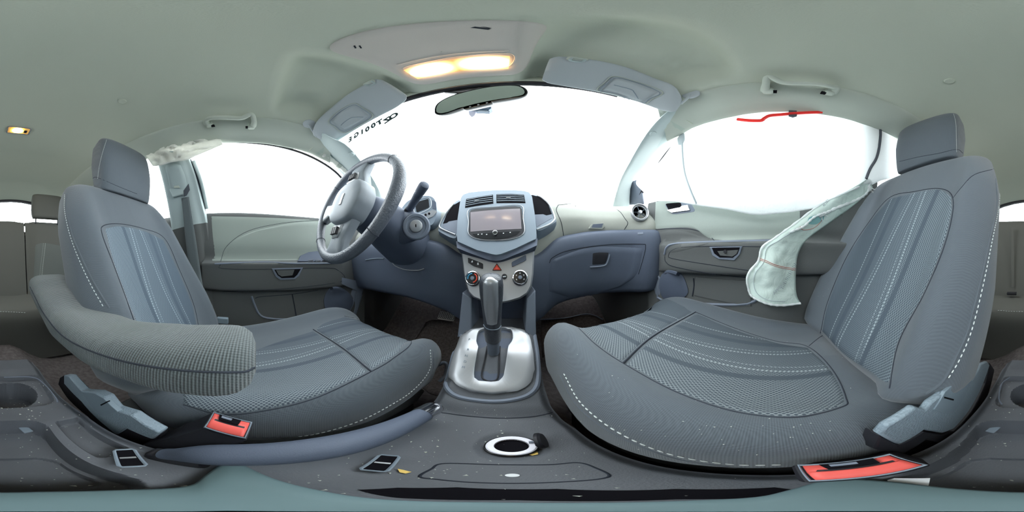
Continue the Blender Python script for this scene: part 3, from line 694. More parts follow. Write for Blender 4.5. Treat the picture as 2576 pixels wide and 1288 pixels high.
def knob(px, py, marks):
    c = on('climf', px, py, 0)
    k = obj('knob', M().lathe([(.0225, 0), (.0225, .010), (.021, .012)], c, nc, 36), m_black, cp)
    obj('chrome_rim', M().lathe([(.0215, .010), (.0215, .0145), (.0195, .0155), (.0185, .0145)], c, nc, 36), m_chrome, k)
    obj('knob_face', M().lathe([(.0188, .0142), (.006, .0146), (.0058, .0146)], c, nc, 36), m_knobk, k)
    obj('push_button', M().lathe([(.0058, .014), (.0055, .0168), (0, .0172)], c, nc, 20), m_mid, k)
    a = Vector((1, 0, 0)); b = nc.cross(a); 
    if b.z < 0: b = -b
    f = lambda r, an: c+nc*.0152+a*r*cos(an)+b*r*sin(an)
    if marks:
        obj('warm_arc', M().tube([f(.0135, radians(-75+9*i)) for i in range(17)], .0017, 5), m_redd, k)
        obj('cool_arc', M().tube([f(.0135, radians(95+9*i)) for i in range(12)], .0017, 5), m_blue, k)
    else:
        for i in range(5):
            an = radians(-30+60*i); obj('airflow_symbol', M().tube([f(.011, an-.12), f(.0135, an), f(.0115, an+.2)], .0009, 4), m_white, k)
knob(1191, 702, True); knob(1308, 700, False)
c = on('climf', 1269, 696, 0); obj('recirculation_button', M().lathe([(.008, 0), (.008, .003), (.0065, .0045), (0, .004)], c, nc, 24), m_black, cp)
plate('recirculation_mark', 'climf', [(1265, 696), (1273, 695), (1273, 697), (1265, 698)], .005, m_white, cp, smooth=0)
c = on('climf', 1222, 696, 0); obj('air_conditioning_button', M().lathe([(.008, 0), (.008, .003), (.0065, .0045), (0, .004)], c, nc, 24), m_black, cp)

# ------------------------------------------------------------------ CENTRE CONSOLE (one moulding with its wells)
CS = [(.62, -.235, -.145, .065), (.46, -.225, -.145, .065), (.40, -.262, -.145, .066), (.31, -.325, -.137, .064), (.27, -.352, -.137, .066), (.24, -.375, -.14, .075), (.20, -.38, -.14, .085), (.10, -.382, -.14, .09), (0, -.376, -.13, .09), (-.10, -.35, -.122, .085), (-.2, -.333, -.118, .075), (-.3, -.33, -.105, .066), (-.40, -.335, -.10, .058), (-.47, -.35, -.095, .05), (-.56, -.45, -.09, .05), (-.62, -.56, -.09, .05)]
CS = CS[::-1]
def cs(y, k): return lerp1([(c[0], c[k]) for c in CS], y)
def rrect(x, y, x0, x1, y0, y1, e=.004, r=.015):
    cx, cy, hx, hy = (x0+x1)/2, (y0+y1)/2, (x1-x0)/2-r, (y1-y0)/2-r
    d = math.hypot(max(abs(x-cx)-hx, 0), max(abs(y-cy)-hy, 0))-r
    return 1-sm(-e, 0, d)
def deckz(x, y):
    z = cs(y, 1); xl, xr = cs(y, 2), cs(y, 3)
    e = min(x-xl, xr-x)
    z -= .016*(1-sm(0, .018, e))
    if y < 0:
        z -= .016*rrect(x, y, -.090, .047, -.366, -.246, .004, .02)
        z -= .07*(1-sm(.043, .047, math.hypot(x+.022, (y+.303)*.95)))
        z -= .055*rrect(x, y, -.057, .058, -.208, -.030, .007, .03)
        z -= .02*rrect(x, y, -.103, -.068, -.196, -.098, .004, .008)
        z -= .008*rrect(x, y, -.045, .045, -.135, -.05, .002, .02)
    r = math.hypot(x-.0, (y-.163)); z -= .006*(1-sm(.028, .042, r))
    if y > .0:
        z -= .0
    return z
cons = thing('centre_console', (-.03, 0, -.6), 'dusty dark grey centre console between the front seats, with cup holder and open tray', 'console')
NX = 92; rows = []; ys = []
y = -.62
while y < .62: ys.append(y); y += .0026 if -.38 < y < 0 else .005
for y in ys:
    xl, xr = cs(y, 2), cs(y, 3)
    row = [Vector((xl-.03, y, -.62)), Vector((xl-.012, y, min(deckz(xl, y)-.03, -.46)))]
    for i in range(NX+1): x = xl+(xr-xl)*i/NX; row.append(Vector((x, y, deckz(x, y))))
    row += [Vector((xr+.012, y, min(deckz(xr, y)-.03, -.46))), Vector((xr+.03, y, -.62))]
    rows.append(row)
obj('console_moulding', M().grid(rows), m_cons, cons, smooth=45, key='cons')
# cubby cheeks beside the shifter
for pl, nm in (([(1163, 735), (1186, 752), (1186, 838), (1150, 850)], 'cubby_cheek'), ([(1325, 752), (1347, 730), (1349, 850), (1322, 838)], 'cubby_cheek')):
    ys_ = [.47, .47, .452, .44]; a = [P(x, y, y=v) for (x, y), v in zip(pl, ys_)]
    o = obj(nm, M().prism(a, (0, .12, 0)), m_mid, cons, smooth=30, bevel=.003)
obj('cubby_back', M().box((-.04, .60, -.17), (.19, .01, .16)), m_black, cons)
# shifter surround
def ring_plate(name, key, outer, inner, off, base, mt, parent, n=72):
    cx = sum(p[0] for p in inner)/len(inner); cy = sum(p[1] for p in inner)/len(inner)
    def ray(poly, an):
        d = (cos(an), sin(an)); best = None
        for i in range(len(poly)):
            x1, y1 = poly[i-1][0]-cx, poly[i-1][1]-cy; x2, y2 = poly[i][0]-cx, poly[i][1]-cy
            ex, ey = x2-x1, y2-y1; den = d[0]*ey-d[1]*ex
            if abs(den) < 1e-9: continue
            t = (x1*ey-y1*ex)/den; u = (x1*d[1]-y1*d[0])/den
            if t > 0 and -1e-6 <= u <= 1+1e-6 and (best is None or t > best): best = t
        return (cx+d[0]*best, cy+d[1]*best)
    O = [ray(outer, 2*pi*i/n) for i in range(n)]; I = [ray(inner, 2*pi*i/n) for i in range(n)]
    md = lambda p, q, t: (p[0]+(q[0]-p[0])*t, p[1]+(q[1]-p[1])*t)
    r = [[on(key, *p, base) for p in O], [on(key, *p, off*.55) for p in O], [on(key, *md(p, q, .12), off*.9) for p, q in zip(O, I)], [on(key, *md(p, q, .3), off) for p, q in zip(O, I)], [on(key, *md(p, q, .95), off) for p, q in zip(O, I)], [on(key, *q, off-.001) for q in I], [on(key, *q, base) for q in I]]
    return obj(name, M().grid(r, cu=True), mt, parent, smooth=50)
OUT = [(1186, 830), (1210, 829), (1290, 829), (1318, 831), (1332, 848), (1340, 890), (1343, 930), (1338, 958), (1325, 974), (1300, 985), (1240, 992), (1185, 986), (1150, 970), (1133, 950), (1132, 935), (1145, 890), (1158, 850)]
INN = [(1206, 835), (1222, 831), (1270, 831), (1288, 834), (1290, 858), (1279, 872), (1272, 920), (1267, 948), (1255, 960), (1235, 962), (1205, 960), (1193, 950), (1196, 920), (1204, 875), (1199, 862), (1202, 845)]
plate('gate_floor', 'cons', INN, .0006, m_dark, cons, base=-.002)
ring_plate('shifter_surround', 'cons', OUT, INN, .011, -.003, m_silver, cons)
seam('gate_rib', 'cons', [(1226, 872), (1219, 910), (1212, 945), (1222, 957), (1240, 959), (1253, 950), (1256, 910), (1258, 872)], .0022, m_black, cons, off=.002)
seam('surround_rim', 'cons', [(1163, 838), (1145, 875), (1129, 915), (1121, 950), (1127, 980), (1160, 1000), (1240, 1010), (1310, 1001), (1345, 980), (1354, 945), (1351, 890), (1344, 842)], .006, m_mid, cons, off=0, n=60)
for ch, x, y in (('P', 1182, 858), ('R', 1179, 884), ('N', 1175, 898), ('D', 1172, 912), ('M', 1168, 926)):
    p = on('cons', x, y, .0118); text('gear_letter', ch, m_hood, cons, p, (1, 0, 0), (0, .86, .5), .0095, .0003)
seam('moulding_line', 'cons', [(1110, 1038), (1180, 1047), (1260, 1052), (1340, 1048), (1398, 1036)], .0012, m_groove, cons)
seam('pad_line', 'cons', [(1056, 1199), (1085, 1180), (1118, 1166), (1250, 1169), (1380, 1169), (1455, 1164), (1500, 1178), (1533, 1196), (1500, 1206), (1400, 1213), (1290, 1216), (1180, 1213), (1100, 1206)], .0012, m_groove, cons, closed=True, n=90)
c = on('cons', 1289, 1196, .0006); obj('pad_symbol', M().lathe([(0, .0008), (.004, .0008), (.0042, 0)], c, (0, 0, 1), 16), m_white, cons)
plate('mount_gap_shade', 'cons', [(900, 1232), (1000, 1227), (1150, 1226), (1400, 1230), (1700, 1230), (1950, 1226), (2000, 1232), (1950, 1250), (1700, 1256), (1300, 1258), (1000, 1252)], .001, m_hole, cons)  # flat dark strip on the deck, painting a shaded slot by the mount
# power socket
c = on('cons', 1287, 1124, 0); c.z = -.384
ou = thing('power_socket', c, 'round power socket with white ring and its cap hinged open on the console', 'socket')
obj('socket_ring', M().lathe([(.0265, -.002), (.0262, .0055), (.0245, .007), (.018, .006), (.0172, .002)], c, (0, 0, 1), 40), m_ring, ou)
obj('socket_barrel', M().lathe([(.0175, .004), (.0170, -.001), (.0, -.0012)], c, (0, 0, 1), 32), m_hole, ou)
obj('socket_collar', M().lathe([(.0285, -.003), (.028, .004), (.0262, .005)], c, (0, 0, 1), 40), m_knobk, ou)
cc = c+Vector((.030, .004, .020))
cap = obj('cap', M().lathe([(0, .004), (.017, .004), (.0195, .001), (.0195, -.003), (.015, -.0035), (0, -.003)], cc, (.92, -.1, .25), 32), m_black, ou)
obj('cap_hinge', M().box(c+Vector((.0275, .002, .008)), (.008, .012, .008)).box(c+Vector((.024, .006, .010)), (.012, .004, .005)), m_mid, ou)
# cup holder lip, chrome clip, small bezels
for px, py, zz, rot, lb in ((322, 1152, -.345, -.62, 'small bright-rimmed slot beside the tray, behind the handbrake'), (962, 1165, -.378, .49, 'small bright-rimmed slot on the console in front of the handbrake pivot')):
    p = P(px, py, z=zz+.006); R = Matrix.Rotation(rot, 3, 'Z'); t = thing('slot_bezel', p, lb, 'bezel')
    q = [R @ Vector((a*.0085, b*.020, 0))+p for a, b in ((-1, -.85), (-.8, -1), (.8, -1), (1, -.85), (1.0, .85), (.8, 1), (-.8, 1), (-1, .85))]
    obj('bezel_rim', M().tube(q, .0017, 6, closed=True), m_hood, t)
    obj('slot', M().prism([R @ (Vector((a*.0078, b*.019, 0)))+p for a, b in ((-1, -1), (1, -1), (1, 1), (-1, 1))], (0, 0, -.004)), m_hole, t)
    obj('slot_bar', M().box(p+Vector((0, 0, .0015)), (.012, .003, .002), R), m_silver, t)
p = on('cons', 62, 1078, .002); obj('tray_clip', M().box(p+Vector((0, 0, .003)), (.012, .024, .004), Matrix.Rotation(.3, 3, 'Z')).box(p+Vector((.001, -.012, .0)), (.012, .003, .010), Matrix.Rotation(.3, 3, 'Z')), m_hood, cons, bevel=.001)
p = on('cons', 2500, 1078, .002); obj('tray_clip', M().box(p+Vector((0, 0, .003)), (.012, .024, .004), Matrix.Rotation(-.3, 3, 'Z')).box(p+Vector((.001, -.012, .0)), (.012, .003, .010), Matrix.Rotation(-.3, 3, 'Z')), m_hood, cons, bevel=.001)
seam('holder_lip', 'cons', [(2520, 1018), (2512, 1000), (2520, 965), (2540, 949)], .0018, m_mid, cons)
seam('holder_lip', 'cons', [(10, 949), (80, 949), (110, 965), (140, 1000), (145, 1012)], .0018, m_mid, cons)

# ------------------------------------------------------------------ GEAR LEVER
B_ = P(1241, 872, y=.385); T_ = P(1235, 693, y=.325); ax = (T_-B_); L_ = ax.length; ax.normalize()
gl = thing('gear_lever', B_, 'gear lever with black leather knob and silver face standing on the console', 'gear lever')
sx = Vector((1, 0, 0)); sy = ax.cross(sx).normalized(); sx = sy.cross(ax).normalized()
def sect(t, rx, ry, sh=0): return [B_+ax*(L_*t)+sx*rx*cos(2*pi*k/28)+sy*(ry*sin(2*pi*k/28)+sh) for k in range(28)]
prof = [(-.12, .014, .014, 0), (.02, .0145, .0145, 0), (.10, .0155, .0155, 0), (.13, .0165, .0165, 0), (.135, .0185, .0175, 0), (.22, .0195, .018, 0), (.40, .0195, .019, 0), (.62, .0215, .021, 0), (.80, .0245, .024, 0), (.90, .025, .025, 0), (.96, .0235, .0235, 0), (.99, .019, .019, 0), (1.01, .01, .01, 0), (1.015, .001, .001, 0)]
obj('knob', M().grid([sect(*p) for p in prof[4:]], cu=True), m_kleather, gl, smooth=70, key='gknob')
obj('shaft_sleeve', M().grid([sect(*p) for p in prof[:5]], cu=True), m_mid, gl, smooth=50)
m_kface = mat('brushed_knob_face', (176, 178, 182), .3, metal=.6)
skin('knob_face', 'gknob', coons([(1224, 818), (1238, 822), (1252, 818)], [(1252, 818), (1257, 760), (1256, 706)], [(1212, 708), (1232, 692), (1256, 706)], [(1224, 818), (1214, 770), (1212, 708)], 10, 20), m_kface, gl, off=.0015, label='silver-grey face of the knob')
seam('knob_ring', 'gknob', [(1214, 812), (1225, 826), (1240, 829), (1254, 826), (1264, 812)], .0012, m_hood, gl, off=.001)

# ------------------------------------------------------------------ HANDBRAKE
hp = spline([(-.106, -.065, -.335), (-.110, -.03, -.312), (-.114, .03, -.303), (-.117, .09, -.308), (-.117, .15, -.317), (-.114, .205, -.327)], 26)
hb = thing('handbrake', (-.1, -.06, -.36), 'dark grey handbrake lever with chrome release button beside the driver seat', 'handbrake')
obj('grip', M().tube(hp, [.012+.010*sm(0, .25, i/26)-.006*sm(.4, 1, i/26) for i in range(27)], 18), m_dark, hb, smooth=60, key='hbk')
e = hp[-1]; d_ = (hp[-1]-hp[-2]).normalized()
obj('release_button', M().tube([e-d_*.020, e-d_*.0195, e+d_*.006, e+d_*.016, e+d_*.021, e+d_*.022], [.0150, .0180, .0172, .0155, .010, .002], 18), m_chrome, hb, smooth=60, label='chrome release button')
obj('lever_foot', M().box((-.105, -.055, -.355), (.02, .05, .05)), m_black, hb, bevel=.005)

# ------------------------------------------------------------------ STEERING WHEEL
WC = Vector((-.419, .275, .168)); tw = .317; yw = .023
U_ = Vector((cos(yw), sin(yw), 0)); F_ = Vector((-sin(yw), cos(yw), 0)); V_ = Vector((0, 0, cos(tw)))+F_*sin(tw); N_ = U_.cross(V_)
W = lambda a, b, h=0: WC+U_*a+V_*b+N_*h
sw = thing('steering_wheel', WC, 'leather-rimmed steering wheel with silver spokes, turned a quarter, before the driver seat', 'steering wheel')
R0_ = .185
rimr = [.0158+.0022*(max(0, cos(2*(2*pi*i/96)))**4) for i in range(96)]
obj('rim', M().tube([W(R0_*cos(2*pi*i/96), R0_*sin(2*pi*i/96)) for i in range(96)], rimr, 14, closed=True), m_leather, sw, smooth=70, key='rim')
def radial(pts, lo, hi, ins, nm, mt, n=60, smooth=50, raw=False, key=None):
    o = [(q.x, q.y) for q in spline([(a, b, 0) for a, b in pts], n, True)] if not raw else pts
    c = (sum(p[0] for p in o)/len(o), sum(p[1] for p in o)/len(o))
    f = lambda k, h: [W(c[0]+(a-c[0])*k, c[1]+(b-c[1])*k, h) for a, b in o]
    r = [f(1, lo), f(1, lo+(hi-lo)*.6), f(1-ins*.35, lo+(hi-lo)*.9), f(1-ins, hi), f(.5, hi+.004), f(.02, hi+.005)]
    return obj(nm, M().grid(r, cu=True), mt, sw, smooth=60, key=key)
# quarter turned: side spokes run up and down, silver lower spoke points to the door
radial([(-.085, .0), (-.07, .058), (-.02, .078), (.045, .07), (.072, .03), (.078, 0), (.072, -.03), (.045, -.07), (-.02, -.078), (-.07, -.058)], -.03, .026, .10, 'airbag_cover', m_hub, key='hub')
for sgn in (1, -1):
    pts = [(-.055, .055*sgn), (-.046, .11*sgn), (-.062, .168*sgn), (-.05, .182*sgn), (0, .182*sgn), (.028, .180*sgn), (.022, .13*sgn), (.035, .10*sgn), (.052, .06*sgn)]
    radial(pts if sgn > 0 else pts[::-1], -.022, .006, .12, 'spoke', m_hub, raw=True, n=9)
    p2 = [(-.038, .080*sgn), (-.036, .108*sgn), (-.028, .125*sgn), (.005, .125*sgn), (.012, .105*sgn), (.010, .082*sgn)]
    radial(p2 if sgn > 0 else p2[::-1], -.002, .014, .08, 'switch_pad', m_silver, raw=True)
    for k in range(3):
        o = W(-.022+k*.011, .104*sgn, .019); obj('switch_key', M().box(o, (.009, .010, .024), Matrix((U_, -N_, V_)).transposed()), m_black, sw, bevel=.001)
pts = [(-.075, .045), (-.12, .026), (-.17, .040), (-.178, .02), (-.18, 0), (-.178, -.02), (-.17, -.040), (-.12, -.026), (-.075, -.045)]
radial(pts, -.018, .008, .1, 'lower_spoke', m_silver, raw=True)
# raised cross-shaped emblem
em = [(-.006, .018), (.006, .012), (.006, -.012), (-.006, -.018)]
obj('emblem', M().prism([W(a, b, .031) for a, b in [(-.009, .007), (-.009, .020), (.003, .020), (.001, .007), (.001, -.020), (-.011, -.020), (-.009, -.007)]], N_*.002), m_silver, sw, smooth=0)
for an in (40, 140, 220, 320):
    a = radians(an); obj('rim_seam', M().tube([W(R0_*cos(a)+.0168*cos(q)*cos(a), R0_*sin(a)+.0168*cos(q)*sin(a), .0168*sin(q)) for q in [2*pi*i/18 for i in range(18)]], .0008, 5, closed=True), m_seatseam, sw)
# column, ignition, stalk
col = thing('steering_shroud', WC-N_*.09, 'dark steering column shroud with ignition lock behind the wheel', 'steering shroud')
pth = [WC-N_*.035, WC-N_*.06, WC-N_*.12, WC-N_*.20+Vector((0, 0, -.01)), WC-N_*.32+Vector((0, 0, -.03))]
rr_ = [.05, .062, .075, .085, .10]; rows = []
for p, r in zip(spline(pth, 16), [lerp1([(0, .045), (.2, .062), (.5, .080), (1, .105)], i/16) for i in range(17)]):
    rows.append([p+U_*r*1.15*(abs(cos(a))**.8*(1 if cos(a) > 0 else -1))+V_*r*.85*(abs(sin(a))**.8*(1 if sin(a) > 0 else -1)) for a in [2*pi*k/32 for k in range(32)]])
obj('shroud', M().grid(rows, cu=True), m_dark, col, smooth=60)
ic = P(1047, 569, y=.425); ia = Vector((.42, -.88, .02)).normalized(); back = WC-N_*.19
rows = []
for t, r in ((0, .075), (.35, .066), (.7, .055), (.9, .047), (.97, .043)):
    c = back+(ic-back)*t; a0 = ia.orthogonal().normalized(); b0 = ia.cross(a0); rows.append([c+(a0*cos(2*pi*k/32)+b0*sin(2*pi*k/32))*r for k in range(32)])
obj('lock_housing', M().grid(rows, cu=True), m_dark, col, smooth=60)
lk = obj('ignition_lock', M().lathe([(.044, -.010), (.0435, .0), (.040, .003), (.032, .003), (.030, .001), (.021, .001)], ic, ia, 40), m_mid, col)
obj('lock_face', M().lathe([(.0205, 0), (.020, .0055), (.0175, .007), (0, .007)], ic, ia, 32), m_silver, lk)
a0 = Vector((0, 0, 1)); obj('keyhole', M().box(ic+ia*.0072, (.0025, .003, .009)), m_hole, lk)
s0 = P(1030, 527, y=.44); s1 = P(1070, 462, y=.375)
sk = thing('wiper_stalk', s0, 'dark wiper stalk angled up between steering wheel and centre stack', 'stalk')
pp = [s0+(s1-s0)*t for t in (0, .1, .3, .5, .62, .66, .70, .92, .97, 1.0)]
obj('stalk', M().tube(pp, [.013, .012, .0125, .0135, .0145, .013, .015, .0155, .014, .008], 20), m_dark, sk, smooth=40)
obj('stalk_root', M().tube([s0+Vector((-.05, .04, -.03)), s0-(s1-s0)*.05, s0+(s1-s0)*.02], [.02, .016, .014], 14), m_black, sk)
# instrument pod
plane_surf('pod', (0, .60, 0), (.25, -1, .15))
ip = thing('instrument_pod', P(1070, 530, y=.6), 'small silver instrument pod with dark display behind the wiper stalk', 'instrument cluster')
plate('housing', 'pod', rnd_outline([(1000, 545), (1020, 510), (1045, 497), (1075, 491), (1096, 498), (1104, 525), (1102, 552), (1090, 572), (1060, 575), (1020, 575)], 40), .01, m_hood, ip, base=-.12, inset=.008)
plane_surf('podf', Vector((0, .60, 0))+Vector((.25, -1, .15)).normalized()*.0102, (.25, -1, .15))
plate('display', 'podf', chamf([(1044, 510), (1078, 500), (1080, 522), (1048, 535)], .12), .001, m_knobk, ip)
seam('display_rim', 'podf', [(1043, 509), (1079, 498), (1082, 523), (1047, 537)], .0013, m_silver, ip, closed=True, n=40)
plate('side_gauge', 'podf', chamf([(1087, 503), (1097, 508), (1098, 528), (1088, 524)], .15), .001, m_dark, ip)
plate('lower_band', 'podf', chamf([(1052, 546), (1088, 528), (1100, 532), (1090, 545), (1060, 555)], .12), .002, m_silver, ip)
for x, y in ((1062, 546), (1071, 541), (1080, 538)): plate('warning_lamp', 'podf', [(x+2.8*cos(a), y+2.8*sin(a)) for a in [2*pi*k/10 for k in range(10)]], .003, m_hole, ip)
# under-dash pieces, pedal, mat
obj('knee_panel_trim', M().tube(spline([on('dashl', x, y, .003) for x, y in ((985, 655), (995, 668), (1020, 678), (1050, 680), (1068, 676))], 20), .0022, 6), m_silver, dash)
obj('knee_panel_line', M().tube(spline([on('dashl', x, y, .002) for x, y in ((920, 654), (945, 650), (966, 650))], 10), .0018, 6), m_hood, dash)
pc = P(1124, 795, y=.80)
pd = thing('brake_pedal', pc, 'ribbed rubber brake pedal above the driver floor mat', 'pedal')
R = Matrix.Rotation(radians(-48), 3, 'X')
obj('pedal_pad', M().box(pc, (.095, .012, .055), R), m_rubber, pd, bevel=.008)
m = M()
for i in range(9):
    for j in range(6): m.tube([pc+R @ Vector((-.040+i*.01+.002*(j % 2), -.0065, -.022+j*.009)), pc+R @ Vector((-.036+i*.01+.002*(j % 2), -.0085, -.018+j*.009))], .0016, 5)
obj('grip_studs', m, m_black, pd, stuff=True)
obj('pedal_arm', M().tube(spline([pc+Vector((.02, .01, 0)), pc+Vector((.07, .05, .05)), pc+Vector((.10, .12, .2)), pc+Vector((.10, .2, .3))], 10), .008, 8), m_black, pd)
m = M(); rows = []
g = coons([(1010, 905), (1080, 990), (1150, 985)], [(1150, 985), (1158, 880), (1160, 812)], [(1085, 808), (1120, 805), (1160, 812)], [(1010, 905), (1045, 850), (1085, 808)], 16, 16)
fm = obj('floor_mat', M().grid([[on('floor', a, b, .006) for a, b in r] for r in g]), m_matm, None, smooth=50, solid=.008); tag(fm, 'worn carpet floor mat on the driver footwell floor', 'floor mat')
obj('mat_binding', M().tube([on('floor', a, b, .009) for a, b in [(1012, 900), (1030, 872), (1048, 850), (1064, 826), (1072, 812), (1085, 806), (1110, 805), (1140, 810)]], .006, 8), m_carpet, fm)
fm2 = obj('floor_mat', M().grid([[on('floor', a, b, .006) for a, b in r] for r in coons([(1365, 900), (1420, 860), (1520, 840)], [(1520, 840), (1520, 810), (1510, 795)], [(1362, 806), (1450, 795), (1510, 795)], [(1365, 900), (1362, 850), (1362, 806)], 14, 10)]), m_matm, None, smooth=50, solid=.008); tag(fm2, 'plain dark floor mat in the passenger footwell under the glovebox', 'floor mat')
seam('mat_binding', 'floor', [(1356, 806), (1420, 802), (1470, 792), (1495, 796), (1515, 806)], .005, m_mid, fm2, off=.012)
# ------------------------------------------------------------------ SEATS
def pad_rows(spine, cx, w, tf, tb, bol, n=4.0, N=56, V=40, bpos=.80, bwid=.17, squash=None):
    sp = spline([(0, a, b) for a, b in spine], V); rows = []
    for i, p in enumerate(sp):
        v = i/V; t = (sp[min(V, i+1)]-sp[max(0, i-1)]).normalized(); nn = Vector((0, -t.z, t.y))
        W_, F, B, BO, C = lerp1(w, v), lerp1(tf, v), lerp1(tb, v), lerp1(bol, v), lerp1(cx, v)
        r = []
        for k in range(N):
            a = 2*pi*k/N; c, s_ = cos(a), sin(a); e = 2/n
            x = (abs(c)**e)*(1 if c > 0 else -1); d = (abs(s_)**e)*(1 if s_ > 0 else -1)
            dd = d*(F if d > 0 else B)
            if d > 0: dd += BO*math.exp(-((abs(x)-bpos)/bwid)**2)*min(1, d*1.5)
            r.append(Vector((C+x*W_, p.y, p.z))+nn*dd)
        rows.append(r)
    c0 = sum(rows[0], Vector())/N; c1 = sum(rows[-1], Vector())/N
    def cap(r, c): return [[c+(p-c)*k for p in r] for k in (.85, .5, .02)]
    a = cap(rows[0], c0)[::-1]; b = cap(rows[-1], c1)
    return a+rows+b
def pad(name, key, mat_, parent, uv, **k):
    return obj(name, M().grid(pad_rows(**k), cu=True), mat_, parent, smooth=75, key=key, uv=uv)
uvb = lambda p: (p.x, p.z*1.13)
uvc = lambda p: (p.x, p.y)
uvb2 = lambda p: (p.x-p.y*(1 if p.x < -.435 or 0 < p.x < .325 else -1), p.z*1.13)
uvc2 = lambda p: (p.x-p.z*(1 if p.x < -.435 or 0 < p.x < .325 else -1), p.y)
L_IN = [(.062, .0032, 1.0, .10), (.048, .0024, .7, .10), (.0, .003, .95, -.12), (-.012, .0022, .65, -.12), (-.075, .0028, .85, .08), (-.045, .010, -1, .02), (.085, .008, -1, -.05)]
def shift(L, c, sgn=1): return [(c+a*sgn, b, s, sl*sgn*.5) for a, b, s, sl in L]
m_ins_pb = mesh_cloth('knit_insert_passenger_back', (74, 84, 94), (176, 188, 192), lines=shift(L_IN, .305, -1), edge=-1)
m_ins_pc = mesh_cloth('knit_insert_passenger_cushion', (72, 80, 88), (178, 186, 188), lines=shift(L_IN, .33, -1), edge=-1)
m_ins_db = mesh_cloth('knit_insert_driver_back', (76, 88, 100), (172, 186, 194), lines=shift(L_IN, -.435), edge=1)
m_ins_dc = mesh_cloth('knit_insert_driver_cushion', (74, 82, 92), (174, 184, 186), lines=shift(L_IN, -.435), edge=1)
for mm, c in ((m_ins_pb, .305), (m_ins_pc, .33), (m_ins_db, -.435), (m_ins_dc, -.435)):
    for nd in mm.node_tree.nodes:
        if nd.bl_idname == 'ShaderNodeMapRange':
            e = -1 if c > 0 else 1
            nd.inputs[1].default_value = c*e-.07; nd.inputs[2].default_value = c*e+.17
WB = [(0, .12), (.06, .188), (.16, .236), (.35, .263), (.6, .268), (.85, .252), (1, .205)]
TF = [(0, .012), (.05, .034), (.14, .048), (.5, .05), (.9, .05), (1, .02)]
TB = [(0, .012), (.05, .05), (.2, .09), (.8, .10), (1, .03)]
BOL = [(0, .0), (.12, .004), (.35, .030), (.7, .050), (.9, .045), (1, .02)]
WCU = [(0, .20), (.1, .225), (.4, .25), (.75, .250), (.9, .238), (.97, .20), (1, .17)]
TFC = [(0, .02), (.08, .05), (.5, .055), (.9, .05), (1, .02)]
TBC = [(0, .03), (.1, .11), (.8, .12), (1, .02)]
BOC = [(0, .01), (.2, .024), (.6, .040), (.85, .030), (1, 0)]

def make_seat(tagc, cxb, cxc, dz, dy, lb, mb, mc, pos):
    t = thing('front_seat', pos, lb, 'car seat', None)
    k = tagc
    pad('backrest', k+'b', m_fab, t, uvb2, spine=[(-.515+dy, .335+dz), (-.475+dy, .27+dz), (-.40+dy, .12+dz), (-.315+dy, -.05+dz), (-.24+dy, -.19+dz), (-.205+dy, -.285+dz)], cx=[(0, cxb), (1, cxb)], w=WB, tf=TF, tb=TB, bol=BOL)
    pad('cushion', k+'c', m_fab, t, uvc2, spine=[(-.225+dy, -.30+dz), (-.05+dy, -.285+dz), (.15, -.262+dz), (.31, -.245+dz), (.385, -.262+dz), (.415, -.32+dz)], cx=[(0, cxc), (1, cxc)], w=WCU, tf=TFC, tb=TBC, bol=BOC, bpos=.84)
    return t
ps = make_seat('p', .325, .325, 0, .02, 'front passenger seat in grey cloth with striped knit inserts, beside the hanging airbag', m_ins_pb, m_ins_pc, (.325, .05, -.6))
ds = make_seat('d', -.435, -.435, -.075, -.01, 'driver seat in grey cloth with striped knit inserts and a fold-down armrest', m_ins_db, m_ins_dc, (-.435, .05, -.6))
# knit inserts lying on the pads
skin('back_insert', 'pb', coons([(2066, 835), (2130, 905), (2238, 976)], [(2238, 976), (2262, 860), (2325, 740), (2372, 630), (2395, 540), (2393, 492)], [(2238, 498), (2300, 483), (2360, 474), (2393, 492)], [(2066, 835), (2082, 760), (2128, 650), (2185, 560), (2238, 498)], 30, 40), m_ins_pb, ps, off=.002, uv=uvb)
skin('cushion_insert', 'pc', coons([(1570, 915), (1700, 985), (1850, 1035), (2000, 1049), (2118, 1022)], [(2118, 1022), (2128, 1000), (2092, 930), (2030, 872)], [(1752, 786), (1850, 826), (1950, 858), (2030, 872)], [(1570, 915), (1640, 850), (1752, 786)], 40, 24), m_ins_pc, ps, off=.002, uv=uvc)
skin('cushion_insert', 'pc', coons([(1456, 826), (1500, 868), (1566, 912)], [(1566, 912), (1638, 848), (1748, 784)], [(1640, 752), (1690, 752), (1748, 784)], [(1456, 826), (1530, 785), (1640, 752)], 20, 24), m_ins_pc, ps, off=.002, uv=uvc)
seam('insert_seam', 'pc', [(1567, 914), (1639, 849), (1750, 785)], .0016, m_seatseam, ps, off=.001)
seam('insert_seam', 'pc', [(1750, 785), (1850, 826), (1950, 858), (2032, 872), (2094, 930), (2128, 1000), (2118, 1024), (2000, 1050), (1850, 1036), (1700, 986), (1567, 914), (1500, 868), (1456, 826)], .0012, m_seatseam, ps, n=90)
seam('insert_seam', 'pb', [(2238, 977), (2262, 860), (2325, 740), (2372, 630), (2396, 540), (2394, 490), (2360, 474), (2300, 482), (2238, 497), (2185, 560), (2128, 650), (2082, 760), (2064, 838)], .0013, m_seatseam, ps, n=80)
seam('panel_seam', 'pb', [(2396, 500), (2420, 470), (2450, 440), (2500, 425)], .001, m_seatseam, ps)
seam('panel_seam', 'pb', [(2238, 497), (2215, 530), (2200, 505), (2170, 470)], .001, m_seatseam, ps) if False else None
seam('panel_seam', 'pc', [(2035, 870), (2060, 850), (2085, 835)], .001, m_seatseam, ps)
def stitched(name, key, pix, parent, n=70, r=.0012, dash=.0052, gap=.0036, off=.001):
    pts = spline([(a, b, 0) for a, b in pix], n); pa = [on(key, q.x, q.y, off) for q in pts]
    return dashes(name, pa, m_stitch, parent, r, dash, gap)
